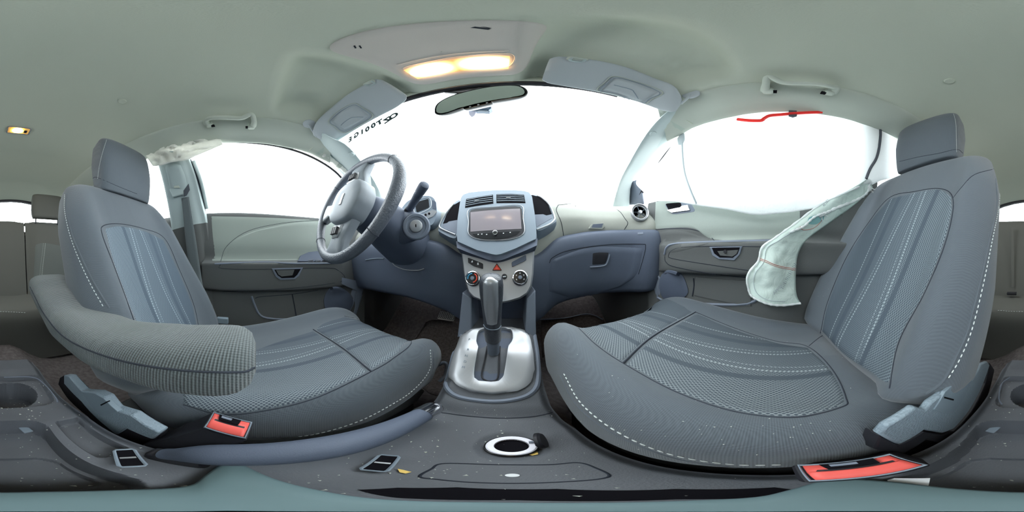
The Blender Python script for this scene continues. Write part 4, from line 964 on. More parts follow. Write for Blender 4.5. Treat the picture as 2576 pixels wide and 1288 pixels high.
stitched('stitching', 'pb', [(2514, 470), (2512, 520), (2496, 600), (2480, 680), (2462, 760), (2440, 840), (2412, 905), (2385, 950)], ps)
seam('piping', 'pb', [(2505, 450), (2507, 520), (2489, 600), (2472, 680), (2452, 760), (2430, 840), (2400, 905), (2370, 960), (2330, 990)], .0022, m_fab, ps, n=60)
stitched('stitching', 'pc', [(1420, 940), (1460, 1010), (1530, 1070), (1620, 1118), (1720, 1150), (1850, 1168), (1980, 1168)], ps)
seam('piping', 'pc', [(1410, 945), (1450, 1018), (1525, 1080), (1620, 1126), (1720, 1158), (1850, 1176)], .0016, m_fab, ps)
# driver
skin('back_insert', 'db', coons([(345, 830), (420, 840), (500, 835)], [(500, 835), (485, 765), (450, 680), (412, 602)], [(262, 572), (300, 565), (360, 577), (412, 602)], [(345, 830), (322, 760), (285, 660), (262, 572)], 26, 30), m_ins_db, ds, off=.002, uv=uvb)
seam('insert_seam', 'db', [(345, 830), (320, 760), (283, 660), (257, 590), (260, 568), (300, 563), (360, 575), (414, 600), (452, 680), (487, 765), (502, 835)], .0013, m_seatseam, ds, n=70)
skin('cushion_insert', 'dc', coons([(462, 1018), (560, 1042), (680, 1030), (800, 998), (932, 934)], [(932, 934), (862, 878), (788, 830)], [(455, 975), (580, 905), (690, 860), (788, 830)], [(462, 1018), (456, 1000), (455, 975)], 40, 22), m_ins_dc, ds, off=.002, uv=uvc)
skin('cushion_insert', 'dc', coons([(934, 932), (990, 900), (1034, 856)], [(1034, 856), (960, 818), (866, 796)], [(790, 828), (815, 810), (866, 796)], [(934, 932), (864, 876), (790, 828)], 20, 22), m_ins_dc, ds, off=.002, uv=uvc)
seam('insert_seam', 'dc', [(933, 934), (863, 877), (788, 829)], .0016, m_seatseam, ds, off=.001)
seam('insert_seam', 'dc', [(866, 795), (960, 817), (1035, 856), (990, 901), (933, 935), (800, 999), (680, 1031), (560, 1043), (461, 1018)], .0012, m_seatseam, ds, n=70)
stitched('stitching', 'db', [(163, 490), (163, 530), (176, 590), (198, 650), (228, 715), (262, 775)], ds)
seam('piping', 'db', [(168, 488), (168, 530), (182, 590), (206, 650), (238, 715), (275, 775)], .0022, m_fab, ds, n=50)
stitched('stitching', 'dc', [(1082, 880), (1080, 930), (1040, 980), (980, 1020), (900, 1060), (800, 1090), (700, 1104)], ds)
seam('piping', 'dc', [(1090, 885), (1087, 935), (1045, 988), (985, 1030), (905, 1068), (805, 1098)], .0016, m_fab, ds)
# headrests
def headrest(k, x0, x1, yf, z0, z1, parent, seat_top, sidepix):
    cx = (x0+x1)/2; w_ = (x1-x0)/2; h = z1-z0
    pad('headrest', k+'h', m_fab, parent, uvb, spine=[(yf-.075, z1-.004), (yf-.062, z1-.03), (yf-.055, (z0+z1)/2), (yf-.052, z0+.03), (yf-.055, z0)], cx=[(0, cx), (1, cx)],
        w=[(0, w_*.72), (.12, w_*.92), (.5, w_), (.9, w_*.95), (1, w_*.86)], tf=[(0, .018), (.12, .048), (.5, .055), (.92, .046), (1, .03)], tb=[(0, .015), (.12, .04), (.5, .05), (1, .03)], bol=[(0, 0), (1, 0)], n=5, V=24)
    for s in (-1, 1): obj('headrest_post', M().tube([Vector((cx+s*.06, yf-.06, z0+.02)), Vector((cx+s*.06, yf-.065, z0-.09))], .006, 10), m_chrome, parent)
headrest('p', .186, .436, -.415, .335, .585, ps, None, None)
headrest('d', -.598, -.325, -.435, .245, .505, ds, None, None)
stitched('stitching', 'ph', [(2398, 284), (2404, 310), (2405, 345), (2406, 385)], ps, 30, .0009, .0035, .0025)
stitched('stitching', 'dh', [(268, 352), (258, 385), (250, 420), (246, 450)], ds, 30, .0009, .0035, .0025)
seam('panel_seam', 'ph', [(2256, 408), (2310, 395), (2360, 386), (2406, 376), (2422, 385)], .001, m_seatseam, ps)
seam('panel_seam', 'dh', [(214, 458), (232, 450), (245, 447), (300, 470), (345, 488)], .001, m_seatseam, ds)
# fold-down armrest on the driver seat
AR = [(-.500, -.150, .035, -.075, .03), (-.492, -.150, .055, -.066, .045), (-.470, -.150, .066, -.062, .055), (-.43, -.150, .067, -.066, .06), (-.38, -.155, .067, -.088, .06), (-.30, -.160, .066, -.118, .058), (-.2, -.166, .063, -.122, .056), (-.1, -.176, .059, -.108, .064), (-.04, -.180, .056, -.101, .066), (-.02, -.182, .052, -.101, .064), (-.006, -.183, .040, -.107, .05), (.0, -.183, .02, -.120, .024)]
rows = []
for y, x, hw, zt, th in [(q.x, q.y, q.z, 0, 0) for q in []]: pass
def arv(y, k): return lerp1([(a[0], a[k]) for a in AR], y)
ysa = [-.500, -.497, -.492, -.483, -.470]+[-.46+.0112*i for i in range(38)]+[-.034, -.024, -.016, -.010, -.005, -.002, 0]
for y in ysa:
    x, hw, zt, th = arv(y, 1), arv(y, 2), arv(y, 3), arv(y, 4); r = []
    for k in range(40):
        a = 2*pi*k/40; c, s_ = cos(a), sin(a); e = 2/3.6
        r.append(Vector((x+hw*(abs(c)**e)*(1 if c > 0 else -1), y, zt-th/2+(th/2)*(abs(s_)**e)*(1 if s_ > 0 else -1)+(.006*(1-c*c) if s_ > 0 else 0))))
    rows.append(r)
ctr = lambda r: sum(r, Vector())/len(r)
rows = [[ctr(rows[0])]*40]+rows+[[ctr(rows[-1])]*40]
obj('armrest', M().grid(rows, cu=True), m_arm, ds, smooth=70, key='arm', uv=lambda p: (p.y, p.x-p.z))
seam('armrest_seam', 'arm', [(76, 722), (118, 800), (180, 860), (300, 906), (450, 931), (600, 936), (640, 925)], .0014, m_seatseam, ds, n=50)
obj('armrest_pivot', M().lathe([(0, .02), (.025, .02), (.03, .01), (.03, -.02)], (-.195, -.475, -.10), (1, 0, 0), 24), m_black, ds)
# inboard recliner covers
def cover(pix, x, th, parent, lid, slot):
    a = [P(px, py, x=x) for px, py in pix]; a = [Vector(p) for p in a]
    obj('recliner_cover', M().prism(a, (th, 0, 0)), m_cover, parent, smooth=30, bevel=.003)
    s = -.0015 if th > 0 else .0015
    b = [P(px, py, x=x+s) for px, py in lid]; obj('cover_lid', M().prism(b, (th*.5, 0, 0)), m_cover2, parent, smooth=30, bevel=.001)
    c = [P(px, py, x=x+s*1.5) for px, py in slot]; obj('cover_slot', M().prism(c, (th*.3, 0, 0)), m_hole, parent, smooth=0)
cover([(2213, 1093), (2232, 1072), (2306, 1024), (2330, 1032), (2345, 1012), (2395, 970), (2448, 955), (2470, 915), (2484, 909), (2490, 918), (2474, 965), (2440, 1030), (2398, 1080), (2372, 1090), (2325, 1082), (2262, 1119)], .082, .010, ps,
      [(2350, 1031), (2378, 985), (2400, 965), (2446, 956), (2420, 1010), (2398, 1040), (2380, 1042)], [(2377, 998), (2400, 1004), (2399, 1008), (2376, 1002)])
cover([(2300, 1092), (2372, 1096), (2402, 1088), (2446, 1034), (2486, 960), (2496, 915), (2485, 905), (2480, 930), (2440, 1015), (2395, 1070), (2330, 1080)], .112, .02, ps, [(2400, 1082), (2410, 1080), (2410, 1075)], [(2400, 1082), (2410, 1080), (2410, 1075)]) if False else None
cover([(160, 944), (172, 946), (205, 984), (240, 988), (262, 1000), (285, 1030), (312, 1040), (330, 1046), (402, 1090), (384, 1106), (318, 1078), (292, 1094), (262, 1070), (205, 1012), (160, 965)], -.142, -.02, ds,
      [(204, 986), (238, 990), (260, 1002), (296, 1036), (260, 1046), (250, 1045)], [(252, 1018), (268, 1010), (269, 1013), (254, 1021)])
for par, x, pix in ((ps, .086, [(2216, 1096), (2262, 1121), (2325, 1086), (2372, 1094), (2400, 1086), (2445, 1036), (2480, 965), (2490, 912), (2502, 930), (2487, 990), (2452, 1060), (2412, 1106), (2362, 1114), (2330, 1106), (2262, 1146), (2200, 1130)]),
                    (ds, -.146, [(160, 944), (150, 950), (146, 966), (170, 1003), (220, 1048), (285, 1100), (330, 1116), (384, 1124), (404, 1092), (384, 1104), (318, 1078), (292, 1092), (262, 1068), (205, 1008)])):
    obj('cover_flank', M().prism([P(a, b, x=x) for a, b in pix], (.02 if x > 0 else -.02, 0, 0)), m_black, par, smooth=30, bevel=.002)
# seat side valances (dark plastic below the cloth)
for par, cxx, dz in ((ps, .335, 0), (ds, -.435, -.075)):
    m = M(); pr = [(-.26, -.36+dz), (-.10, -.385+dz), (.15, -.37+dz), (.34, -.345+dz), (.38, -.40+dz), (.34, -.50), (-.22, -.50)]
    m.prism([Vector((cxx-.215, a, b)) for a, b in pr], (.43, 0, 0)); obj('seat_base', m, m_doorlo, par, smooth=30, bevel=.01)
    for s in (-1, 1): obj('seat_rail', M().box((cxx+s*.19, .03, -.56), (.04, .60, .10)), m_black, par, bevel=.004)
obj('slide_handle', M().tube(spline([P(1090, 925, y=.41), P(1102, 918, y=.43), P(1118, 912, y=.44), P(1124, 922, y=.44), P(1120, 945, y=.43), P(1105, 960, y=.41)], 20), .006, 10), m_mid, ds)

# ------------------------------------------------------------------ BUCKLES AND BELT
def buckle(corn, z, down, lb, slot_side, side_col=None):
    a = [P(x, y, z=z) for x, y in corn]; c = sum(a, Vector())/4
    t = thing('seat_belt_buckle', c+Vector(down), lb, 'buckle')
    dn = Vector(down)
    big = [c+(p-c)*1.16 for p in a]; low = [c+(p-c)*1.25+dn*.5 for p in a]; l2 = [c+(p-c)*1.0+dn for p in a]
    obj('buckle_body', M().grid([big, [p+Vector((0, 0, -.004)) for p in [c+(p-c)*1.22 for p in a]], low, l2], cu=True).add(big+l2, [(0, 1, 2, 3), (7, 6, 5, 4)]), m_black, t, smooth=0, bevel=.003)
    tp = [p+Vector((0, 0, .0015)) for p in a]
    obj('buckle_rim', M().tube([c+(p-c)*1.08+Vector((0, 0, .001)) for p in a], .0014, 6, closed=True), m_hood, t)
    def q(u, v): return (tp[0]*(1-u)+tp[1]*u)*(1-v)+(tp[3]*(1-u)+tp[2]*u)*v
    # corners: 0,3 = slot side ; 1,2 = push side
    prof = [(0.02, 0), (.42, -.002), (.5, .0015), (1, .002)]
    rows = [[q(u, v/10)+Vector((0, 0, h*(1 if .08 < v/10 < .92 or u > .45 else 0))) for v in range(11)] for u, h in prof]
    obj('push_button', M().grid(rows), m_red, t, smooth=40, solid=.004)
    obj('tongue_slot', M().prism([q(.0, .22), q(.34, .25), q(.34, .80), q(0, .84)], (0, 0, .0022)), m_hole, t, smooth=0)
    obj('slot_spring', M().prism([q(.06, .45), q(.2, .46), q(.2, .75), q(.06, .75)], (0, 0, .003)), m_mid, t, smooth=0)
    return t
bp_ = buckle([(2235, 1146), (2318, 1171), (2052, 1208), (2020, 1172)], -.268, (.035, -.035, -.10), 'red-buttoned belt buckle beside the passenger seat cushion', 0)
bd_ = buckle([(628, 1064), (612, 1100), (520, 1075), (540, 1040)], -.285, (.025, -.06, -.10), 'red-buttoned belt buckle beside the driver seat cushion', 0)
# driver belt hanging on the B pillar
sb = thing('seat_belt', (-.69, -.3, -.3), 'grey seat belt hanging from the driver side door pillar', 'seat belt')
cpts = spline([P(466, 497, x=-.705), P(474, 560, x=-.725), P(482, 620, x=-.725), P(492, 690, x=-.715), P(503, 760, x=-.69), P(513, 830, x=-.67)], 30)
rows = []
for i, p in enumerate(cpts):
    ww = .021+.008*sm(.0, .4, i/30); dr = Vector((.12, 1, 0)).normalized(); rows.append([p-dr*ww, p-dr*ww*.5+Vector((.001, 0, 0)), p+Vector((.0012, 0, 0)), p+dr*ww*.5+Vector((.001, 0, 0)), p+dr*ww])
obj('webbing', M().grid(rows), m_belt, sb, smooth=60, solid=.0016)
gp = P(458, 480, x=-.70)
g = [P(x, y, x=-.705) for x, y in [(430, 480), (437, 466), (456, 462), (468, 470), (476, 463), (478, 480), (470, 490), (455, 494), (438, 499)]]
obj('belt_guide', M().prism(g, (.018, 0, 0)), m_trim, sb, smooth=30, bevel=.004)
g = [P(x, y, x=-.684) for x, y in [(438, 474), (440, 465), (450, 462), (453, 473)]]; obj('adjuster_button', M().prism(g, (.005, 0, 0)), m_rail, sb, smooth=30, bevel=.0015)
g = [P(x, y, x=-.685) for x, y in [(462, 480), (468, 472), (475, 462), (478, 478), (470, 492), (463, 495)]]; obj('guide_mouth', M().prism(g, (.003, 0, 0)), m_band, sb, smooth=30, bevel=.001)
m = M().box(P(560, 806, x=-.68), (.02, .05, .03)); o = obj('belt_anchor', m, m_cover2, sb, bevel=.004)

# ------------------------------------------------------------------ REAR SEAT
rs = thing('rear_bench', (-.1, -1.0, -.6), 'split rear bench seat in dark grey cloth behind the front seats', 'car seat')
def rear_back(x0, x1, key):
    rows = []
    for i in range(21):
        x = x0+(x1-x0)*i/20; e = min(i, 20-i)/20; d = .02*(1-sm(0, .12, e))
        rows.append(spline([(x, -1.26, .235), (x, -1.205+0-d, .258-d*.5), (x, -1.165-d, .235), (x, -1.13-d, .10), (x, -1.08-d, -.10), (x, -1.03-d, -.27), (x, -1.03, -.33)], 22))
    return obj('rear_backrest', M().grid(rows), m_rear, rs, smooth=60, key=key, uv=uvb)
rear_back(-.175, .55, 'rb1'); rear_back(-.77, -.182, 'rb2')
rows = []
for i in range(41):
    x = -.80+i/40*1.37
    rows.append(spline([(x, -1.10, -.25), (x, -1.0, -.262), (x, -.90, -.262), (x, -.82, -.272), (x, -.792, -.30), (x, -.785, -.36), (x, -.80, -.5), (x, -.80, -.6)], 26))
obj('rear_cushion', M().grid(rows), m_rear, rs, smooth=60, key='rcu', uv=uvc)
stitched('stitching', 'rcu', [(2510, 781), (2540, 783), (2575, 784)], rs, 20, .0014, .008, .005); stitched('stitching', 'rcu', [(0, 784), (30, 785), (70, 787)], rs, 20, .0014, .008, .005)
m_ins_r = mesh_cloth('knit_insert_rear', (92, 96, 94), (180, 186, 180), lines=[(-.305, .004, .8, .1), (-.29, .003, .6, .1)], edge=1)
skin('rear_insert', 'rb2', coons([(85, 760), (120, 765), (170, 765)], [(170, 765), (170, 690), (165, 615)], [(84, 612), (110, 605), (165, 615)], [(85, 760), (82, 690), (84, 612)], 8, 10), m_ins_r, rs, off=.003, uv=uvb)
pad('rear_headrest', 'rh', m_rear, rs, uvb, spine=[(-1.17, .455), (-1.155, .43), (-1.15, .37), (-1.155, .30), (-1.16, .275)], cx=[(0, -.345), (1, -.345)], w=[(0, .085), (.15, .115), (.6, .122), (1, .11)], tf=[(0, .015), (.2, .045), (.8, .045), (1, .02)], tb=[(0, .015), (.2, .045), (1, .02)], bol=[(0, 0), (1, 0)], n=4.5, V=20)
for s in (-1, 1): obj('headrest_post', M().tube([(-.345+s*.085, -1.155, .30), (-.345+s*.085, -1.17, .24)], .005, 8), m_black, rs)
rbk = obj('rear_belt', M().tube(spline([(.085, -1.12, .20), (.078, -1.09, .02), (.072, -1.04, -.2)], 14), .010, 4, flat=.15, up=(0, 1, .2)), m_rear, rs)
obj('rear_belt_tongue', M().box((.075, -1.0, -.235), (.06, .03, .015)), m_black, rs, bevel=.003)

# ------------------------------------------------------------------ AIRBAGS
def sheet(name, grid, xf, m_, lb, cat, key, amp=.008, thick=.002, sc_n=9):
    rows = []; nv = len(grid)-1; nu = len(grid[0])-1
    for j, r in enumerate(grid):
        row = []
        for i, (a, b) in enumerate(r):
            u, v = i/nu, j/nv; x = xf(u, v); p = P(a, b, x=x); e = min(1, 6*min(u, 1-u, v, 1-v)+.15)
            q = noise.noise(Vector((p.y*sc_n, p.z*sc_n, 3.1)))*amp*e+noise.noise(Vector((p.y*sc_n*3, p.z*sc_n*3, 7.1)))*amp*.4*e
            p = p*(1+q/max(.1, p.length)); row.append(p)
        rows.append(row)
    o = obj(name, M().grid(rows), m_, None, smooth=80, key=key, solid=thick); return tag(o, lb, cat)
g = coons([(1640, 506), (1700, 508), (1760, 518), (1830, 528), (1900, 541), (1960, 537), (2015, 530), (2080, 515), (2185, 470)],
          [(2185, 470), (2215, 455), (2262, 440), (2300, 400), (2290, 350), (2262, 318)],
          [(1712, 338), (1760, 310), (1850, 286), (1990, 272), (2130, 282), (2200, 292), (2262, 318)],
          [(1640, 506), (1622, 486), (1600, 462), (1612, 442), (1640, 425), (1665, 400), (1700, 352), (1712, 338)], 70, 40)
cb = sheet('curtain_airbag', g, lambda u, v: .485-.04*v-.03*sin(pi*v)*sin(pi*min(1, u*1.0)), m_bag, 'large white curtain airbag hanging over the passenger side windows', 'airbag', 'curt', .010, .0025)
m_seamg = mat('airbag_seam_grey', (176, 186, 190), .8)
seam('vertical_seam', 'curt', [(1716, 350), (1718, 400), (1724, 440), (1738, 480), (1752, 512)], .0035, m_seamg, cb, n=30)
skin('vent_tab', 'curt', coons([(1706, 366), (1716, 366)], [(1716, 366), (1724, 352), (1722, 334)], [(1706, 334), (1722, 334)], [(1706, 366), (1703, 350), (1706, 334)], 4, 8), m_seamg, cb, off=.003)
seam('black_strap', 'curt', [(2208, 298), (2214, 330), (2211, 370), (2203, 400), (2188, 425), (2178, 450)], .0055, m_band, cb, n=30, off=.001)
m = seam('red_tape', 'curt', [(1857, 303), (1885, 306), (1914, 306), (1922, 301), (1936, 294), (1965, 291), (2000, 288), (2060, 285), (2110, 287)], .0062, m_tape, cb, n=50, off=.006)
seam('tape_end', 'curt', [(2112, 287), (2130, 291), (2152, 297)], .0055, m_band, cb, off=.006)
seam('red_tape', 'curt', [(2192, 292), (2208, 294), (2230, 304), (2252, 314)], .006, m_tape, cb, off=.006)
plate('hanger_tab', 'curt', [(1984, 274), (2003, 274), (2004, 293), (1994, 296), (1984, 293)], .006, m_band, cb)
g = coons([(384, 417), (405, 415), (425, 409), (445, 405), (470, 402), (500, 388), (560, 362)], [(560, 362), (558, 358), (555, 350)], [(358, 378), (385, 368), (420, 350), (480, 345), (555, 350)], [(384, 417), (372, 400), (358, 378)], 30, 12)
m_bag3 = sheet_mat('cream_airbag_nylon', (238, 238, 232), .3, .5)
lb_ = sheet('curtain_airbag', g, lambda u, v: -.625+.02*(1-v), m_bag3, 'crumpled end of white curtain airbag drooping over the driver side door pillar', 'airbag', 'lcurt', .035, .003, 30)
g = coons([(1884, 742), (1905, 757), (1935, 768), (1970, 771), (2016, 766)], [(2016, 766), (2004, 740), (2002, 690), (2008, 640), (2030, 603), (2085, 562), (2150, 515), (2196, 474)],
          [(2160, 468), (2175, 455), (2188, 451), (2196, 474)], [(1884, 742), (1876, 705), (1884, 680), (1905, 655), (1915, 620), (1950, 595), (2000, 560), (2060, 515), (2110, 490), (2160, 468)], 26, 60)
sa = sheet('side_airbag', g, lambda u, v: .475+.0*v+.01*u-.02*sin(pi*u), m_bag2, 'deflated greenish-white side airbag hanging beside the passenger backrest', 'airbag', 'sbag', .012, .003, 16)
def hem(pix, n, r, nm='hem', mt=None, wob=.3):
    pts = spline([(a, b, 0) for a, b in pix], n); pa = [on('sbag', q.x, q.y, .001) for q in pts]; rr = [r*(1+wob*sin(i*1.9)) for i in range(len(pa))]
    return obj(nm, M().tube(pa, rr, 7, flat=.6), mt or m_bag, sa, smooth=80)
hem([(2160, 470), (2110, 493), (2060, 518), (2000, 563), (1952, 598), (1918, 623), (1908, 657), (1888, 682), (1880, 705), (1888, 740), (1907, 754), (1936, 765), (1970, 768), (2012, 763)], 90, .0055)
hem([(2190, 458), (2180, 485), (2150, 505), (2100, 525), (2060, 545)], 40, .005)
hem([(2090, 530), (2050, 545), (2020, 570), (1985, 585)], 30, .006)
seam('hem_stitch', 'sbag', [(2005, 575), (1960, 605), (1930, 625), (1922, 660), (1902, 685), (1896, 710), (1905, 738), (1935, 755), (1975, 758)], .0008, m_seamg, sa, off=.002, n=60)
m_thr = mat('rust_thread', (190, 120, 110), .8)
seam('red_stitching', 'sbag', [(1905, 648), (1925, 655), (1955, 668), (1980, 673), (2001, 676)], .0008, m_thr, sa, off=.002)
seam('red_stitching', 'sbag', [(1906, 652), (1926, 659), (1956, 672), (2000, 680)], .0007, m_thr, sa, off=.002)
obj('folded_roll', M().tube(spline([P(812, 388, x=-.625), P(835, 402, x=-.635), P(858, 420, x=-.65), P(876, 436, x=-.665)], 20), [.013+.002*sin(i*2.1) for i in range(21)], 10), m_bag3, lb_, smooth=70)
obj('roll_tape', M().tube([P(848, 412, x=-.644), P(856, 418, x=-.649)], .0165, 12), m_rail, lb_)
seam('vent_stitch', 'sbag', [(2012, 570), (2020, 578), (2045, 574), (2062, 560), (2068, 548)], .0008, m_thr, sa, off=.002)
plate('vent_hole', 'sbag', rnd_outline([(2033, 562), (2035, 548), (2055, 540), (2072, 543), (2068, 556), (2050, 564)], 24), .001, mat('vent_shadow_cloth', (130, 176, 176), .9), sa)
m = M()
for i in range(16):
    a = (1998-i*2.2, 664+i*4.0); q0 = on('sbag', a[0]-2, a[1]-2, .002); q1 = on('sbag', a[0]+5, a[1]+1, .002); m.tube([q0, q1], .0006 if i % 3 else .0010, 4)
obj('printed_bars', m, m_seamg, sa, stuff=True)
for body, x, y in (('APPTP', 1956, 728), ('4E102', 2078, 512)):
    p = on('sbag', x, y, .0028); q = on('sbag', x+8, y-8, .0028); text('printed_text', body, m_seamg, sa, p, q-p, (0, 0, 1), .013, .0002)
m = M(); random.seed(4)
for i in range(14):
    p = on('sbag', 2183+random.uniform(-3, 3), 470+random.uniform(-3, 6), .003); e = p+Vector((random.uniform(-.01, .015), random.uniform(-.03, .0), random.uniform(-.022, .0))); m.tube([p, (p+e)/2+Vector((0, 0, random.uniform(-.003, .004))), e], .0006, 4)
for i in range(14):
    p = on('sbag', 2066+random.uniform(-4, 8), 540+random.uniform(-3, 6), .003); e = p+Vector((random.uniform(-.012, .004), random.uniform(-.016, .006), random.uniform(-.016, .006))); m.tube([p, (p+e)/2+Vector((0, 0, .002)), e], .0006, 4)
obj('frayed_threads', m, m_bag, sa, stuff=True)
# ------------------------------------------------------------------ ROOF FITTINGS
def visor(sgn, lb, rear, front, ends, clip, pivot, mir, key):
    """rear/front = 3D edge points inboard->outboard"""
    t = thing('sun_visor', sum([Vector(p) for p in rear+front], Vector())/(len(rear)+len(front)), lb, 'sun visor')
    A = spline(rear, 30); B = spline(front, 30); rows = []
    for i, (a, b) in enumerate(zip(A, B)):
        u = i/30; th = .008*min(1, (min(u, 1-u)*14+.08)**.5); dn = Vector((0, -.15, -1)).normalized(); n_ = 28; r = []
        cut = .10*max(0, 1-u/.06)**2+.10*max(0, 1-(1-u)/.06)**2
        for k in range(n_):
            an = 2*pi*k/n_; s = .5+.5*(abs(cos(an))**.75)*(1 if cos(an) > 0 else -1); s = s*(1-2*cut)+cut
            r.append(a+(b-a)*s+dn*(th*(abs(sin(an))**.8)*(1 if sin(an) > 0 else -1)))
        rows.append(r)
    c0, c1 = ctr(rows[0]), ctr(rows[-1]); rows = [[c0]*n_]+rows+[[c1]*n_]
    obj('visor_panel', M().grid(rows, cu=True), m_visor, t, smooth=70, key=key)
    # mirror flap
    skin('mirror_surround', key, coons(*mir[0], 12, 8), m_visor, t, off=.0018)
    seam('mirror_groove', key, [p for e in (mir[0][0], mir[0][1][1:], mir[0][2][::-1][1:], mir[0][3][::-1][1:-1]) for p in e], .0012, m_rail, t, off=.001, closed=True, n=60)
    skin('mirror_flap', key, coons(*mir[1], 12, 8), m_visor, t, off=.0042)
    seam('flap_edge', key, [p for e in (mir[1][0], mir[1][1][1:], mir[1][2][::-1][1:], mir[1][3][::-1][1:-1]) for p in e], .0010, m_hood, t, off=.003, closed=True, n=60)
    seam('finger_groove', key, mir[2], .0016, m_hood, t, off=.0035)
    # clip and pivot
    c = on(key, *clip, .0)
    cl = obj('clip_base', M().box(c+Vector((0, .0, .002)), (.034, .016, .012)), m_rail, t, bevel=.004)
    obj('clip_hook', M().tube(spline([c+Vector((-.011, -.004, -.002)), c+Vector((-.010, .006, -.008)), c+Vector((0, .008, -.009)), c+Vector((.010, .006, -.008)), c+Vector((.011, -.004, -.002))], 16), .0030, 8), m_trim, t)
    K = ['roof', 'trim_2' if sgn > 0 else 'trim_3']; c = on(K, *pivot, .002); up = on(K, *pivot, -.01)-c
    obj('pivot_plate', M().lathe([(0, .004), (.019, .004), (.022, .002), (.0225, -.003)], c, -up, 30), m_visor, t)
    obj('pivot_screw', M().lathe([(0, .0055), (.0028, .0055), (.003, .003)], c+Vector((sgn*.009, .002, 0)), -up, 12), m_hole, t)
    e = (A[-1]*.75+B[-1]*.25); obj('pivot_arm', M().tube(spline([c+Vector((0, 0, -.006)), (c+e)/2+Vector((0, 0, -.008)), e], 8), .0038, 8), m_visor, t)
    return t
rf = lambda L, off: [on('roof', x, y, off) for x, y in L]
r3 = rf([(1388, 143), (1450, 146), (1560, 166), (1640, 195), (1703, 222), (1718, 252)], .020)
f3 = [P(1362, 208, z=.572), P(1440, 220, z=.572), P(1530, 237, z=.565), P(1600, 255, z=.545), P(1660, 276, z=.515), P(1698, 283, z=.500)]
mR = ([[(1503, 228), (1550, 238), (1612, 263)], [(1612, 263), (1640, 250), (1667, 231)], [(1545, 192), (1600, 205), (1667, 231)], [(1503, 228), (1520, 208), (1545, 192)]],
      [[(1511, 228), (1552, 237), (1612, 259)], [(1612, 259), (1636, 248), (1660, 233)], [(1549, 196), (1600, 208), (1660, 233)], [(1511, 228), (1528, 210), (1549, 196)]],
      [(1544, 214), (1560, 218), (1588, 226), (1596, 234), (1606, 249)])
visor(1, 'pale grey passenger sun visor with mirror flap, above the passenger windscreen', r3, f3, None, (1453, 149), (1738, 237), mR, 'visr')
r3 = rf([(968, 190), (930, 208), (880, 235), (838, 268), (795, 308), (786, 335)], .020)
f3 = [P(1030, 246, z=.568), P(994, 272, z=.562), P(942, 299, z=.555), P(896, 325, z=.545), P(860, 348, z=.530), P(832, 366, z=.515)]
mL = ([[(826, 305), (840, 318), (865, 334)], [(865, 334), (900, 318), (938, 292)], [(888, 260), (912, 270), (938, 292)], [(826, 305), (850, 280), (888, 260)]],
      [[(831, 306), (845, 317), (866, 329)], [(866, 329), (900, 313), (932, 292)], [(890, 264), (912, 274), (932, 292)], [(831, 306), (854, 283), (890, 264)]],
      [(858, 315), (868, 306), (885, 296), (900, 294), (915, 294)])
visor(-1, 'pale grey driver sun visor with mirror flap, above the steering wheel', r3, f3, None, (930, 209), (778, 312), mL, 'visl')
# overhead panel and reading lamps
op = thing('overhead_lamp_panel', (-.09, .2, .665), 'smooth overhead panel with two lit reading lamps, ahead of the mirror', 'lamp')
op['label'] = 'overhead roof panel with two lit amber reading lamps above the rear-view mirror'
def ray_box(x0, x1, y0, y1, z, r=.02, n=40):
    out = []
    for i in range(n):
        a = 2*pi*i/n; c, s = cos(a), sin(a); e = .35; out.append(Vector(((x0+x1)/2+(x1-x0)/2*abs(c)**e*(1 if c > 0 else -1), (y0+y1)/2+(y1-y0)/2*abs(s)**e*(1 if s > 0 else -1), z)))
    return out
def roofz(x, y): 
    o_ = x-CX; ys = y+.44*o_*o_*sm(-.05, .335, y); return roof_pt(o_, ys).z
def proj_roof(pts, off): return [Vector((p.x, p.y, roofz(p.x, p.y)-off)) for p in pts]
O = ray_box(-.205, .028, .082, .308, 0)
cc_ = Vector((-.09, .195, 0)); rings = []
for k, off in ((1.0, -.004), (1.0, .0035), (.97, .006), (.8, .0065), (.6, .0065), (.4, .0065), (.2, .0065), (.01, .0065)):
    rings.append(proj_roof([cc_+(p-cc_)*k for p in O], off))
obj('panel', M().grid(rings, cu=True), m_roofp, op, smooth=50, key='opan')
# lens: warm glass, white-hot over each bulb
def lens_mat(name, axis_uv, es, w_=.33):
    m = bpy.data.materials.new(name); m.use_nodes = True; nt = m.node_tree; b = nt.nodes['Principled BSDF']; b.inputs['Base Color'].default_value = lin((250, 200, 140)); b.inputs['Roughness'].default_value = .3
    uv = nt.nodes.new('ShaderNodeUVMap'); sp = nt.nodes.new('ShaderNodeSeparateXYZ'); nt.links.new(uv.outputs[0], sp.inputs[0])
    g = None
    for cx_ in axis_uv:
        dx = mth(nt, 'DIVIDE', mth(nt, 'SUBTRACT', sp.outputs[0], cx_), w_); dy = mth(nt, 'DIVIDE', mth(nt, 'SUBTRACT', sp.outputs[1], .5), .75)
        d = mth(nt, 'MAXIMUM', mth(nt, 'SUBTRACT', 1.0, mth(nt, 'SQRT', mth(nt, 'ADD', mth(nt, 'MULTIPLY', dx, dx), mth(nt, 'MULTIPLY', dy, dy)))), 0.0)
        g = d if g is None else mth(nt, 'MAXIMUM', g, d)
    rp = nt.nodes.new('ShaderNodeValToRGB'); nt.links.new(g, rp.inputs[0]); e = rp.color_ramp.elements
    e[0].position = 0; e[0].color = lin((236, 168, 92)); e[1].position = .75; e[1].color = (1, .93, .72, 1); x = e.new(.25); x.color = lin((255, 205, 130))
    nt.links.new(rp.outputs[0], b.inputs['Emission Color']); nt.links.new(mth(nt, 'ADD', mth(nt, 'MULTIPLY', mth(nt, 'POWER', g, 1.5), es), .75), b.inputs['Emission Strength']); return m
m_lens = lens_mat('reading_lamp_lens', (.24, .78), 14)
lx = [(-.180, .229), (-.003, .227), (-.006, .277), (-.178, .273)]
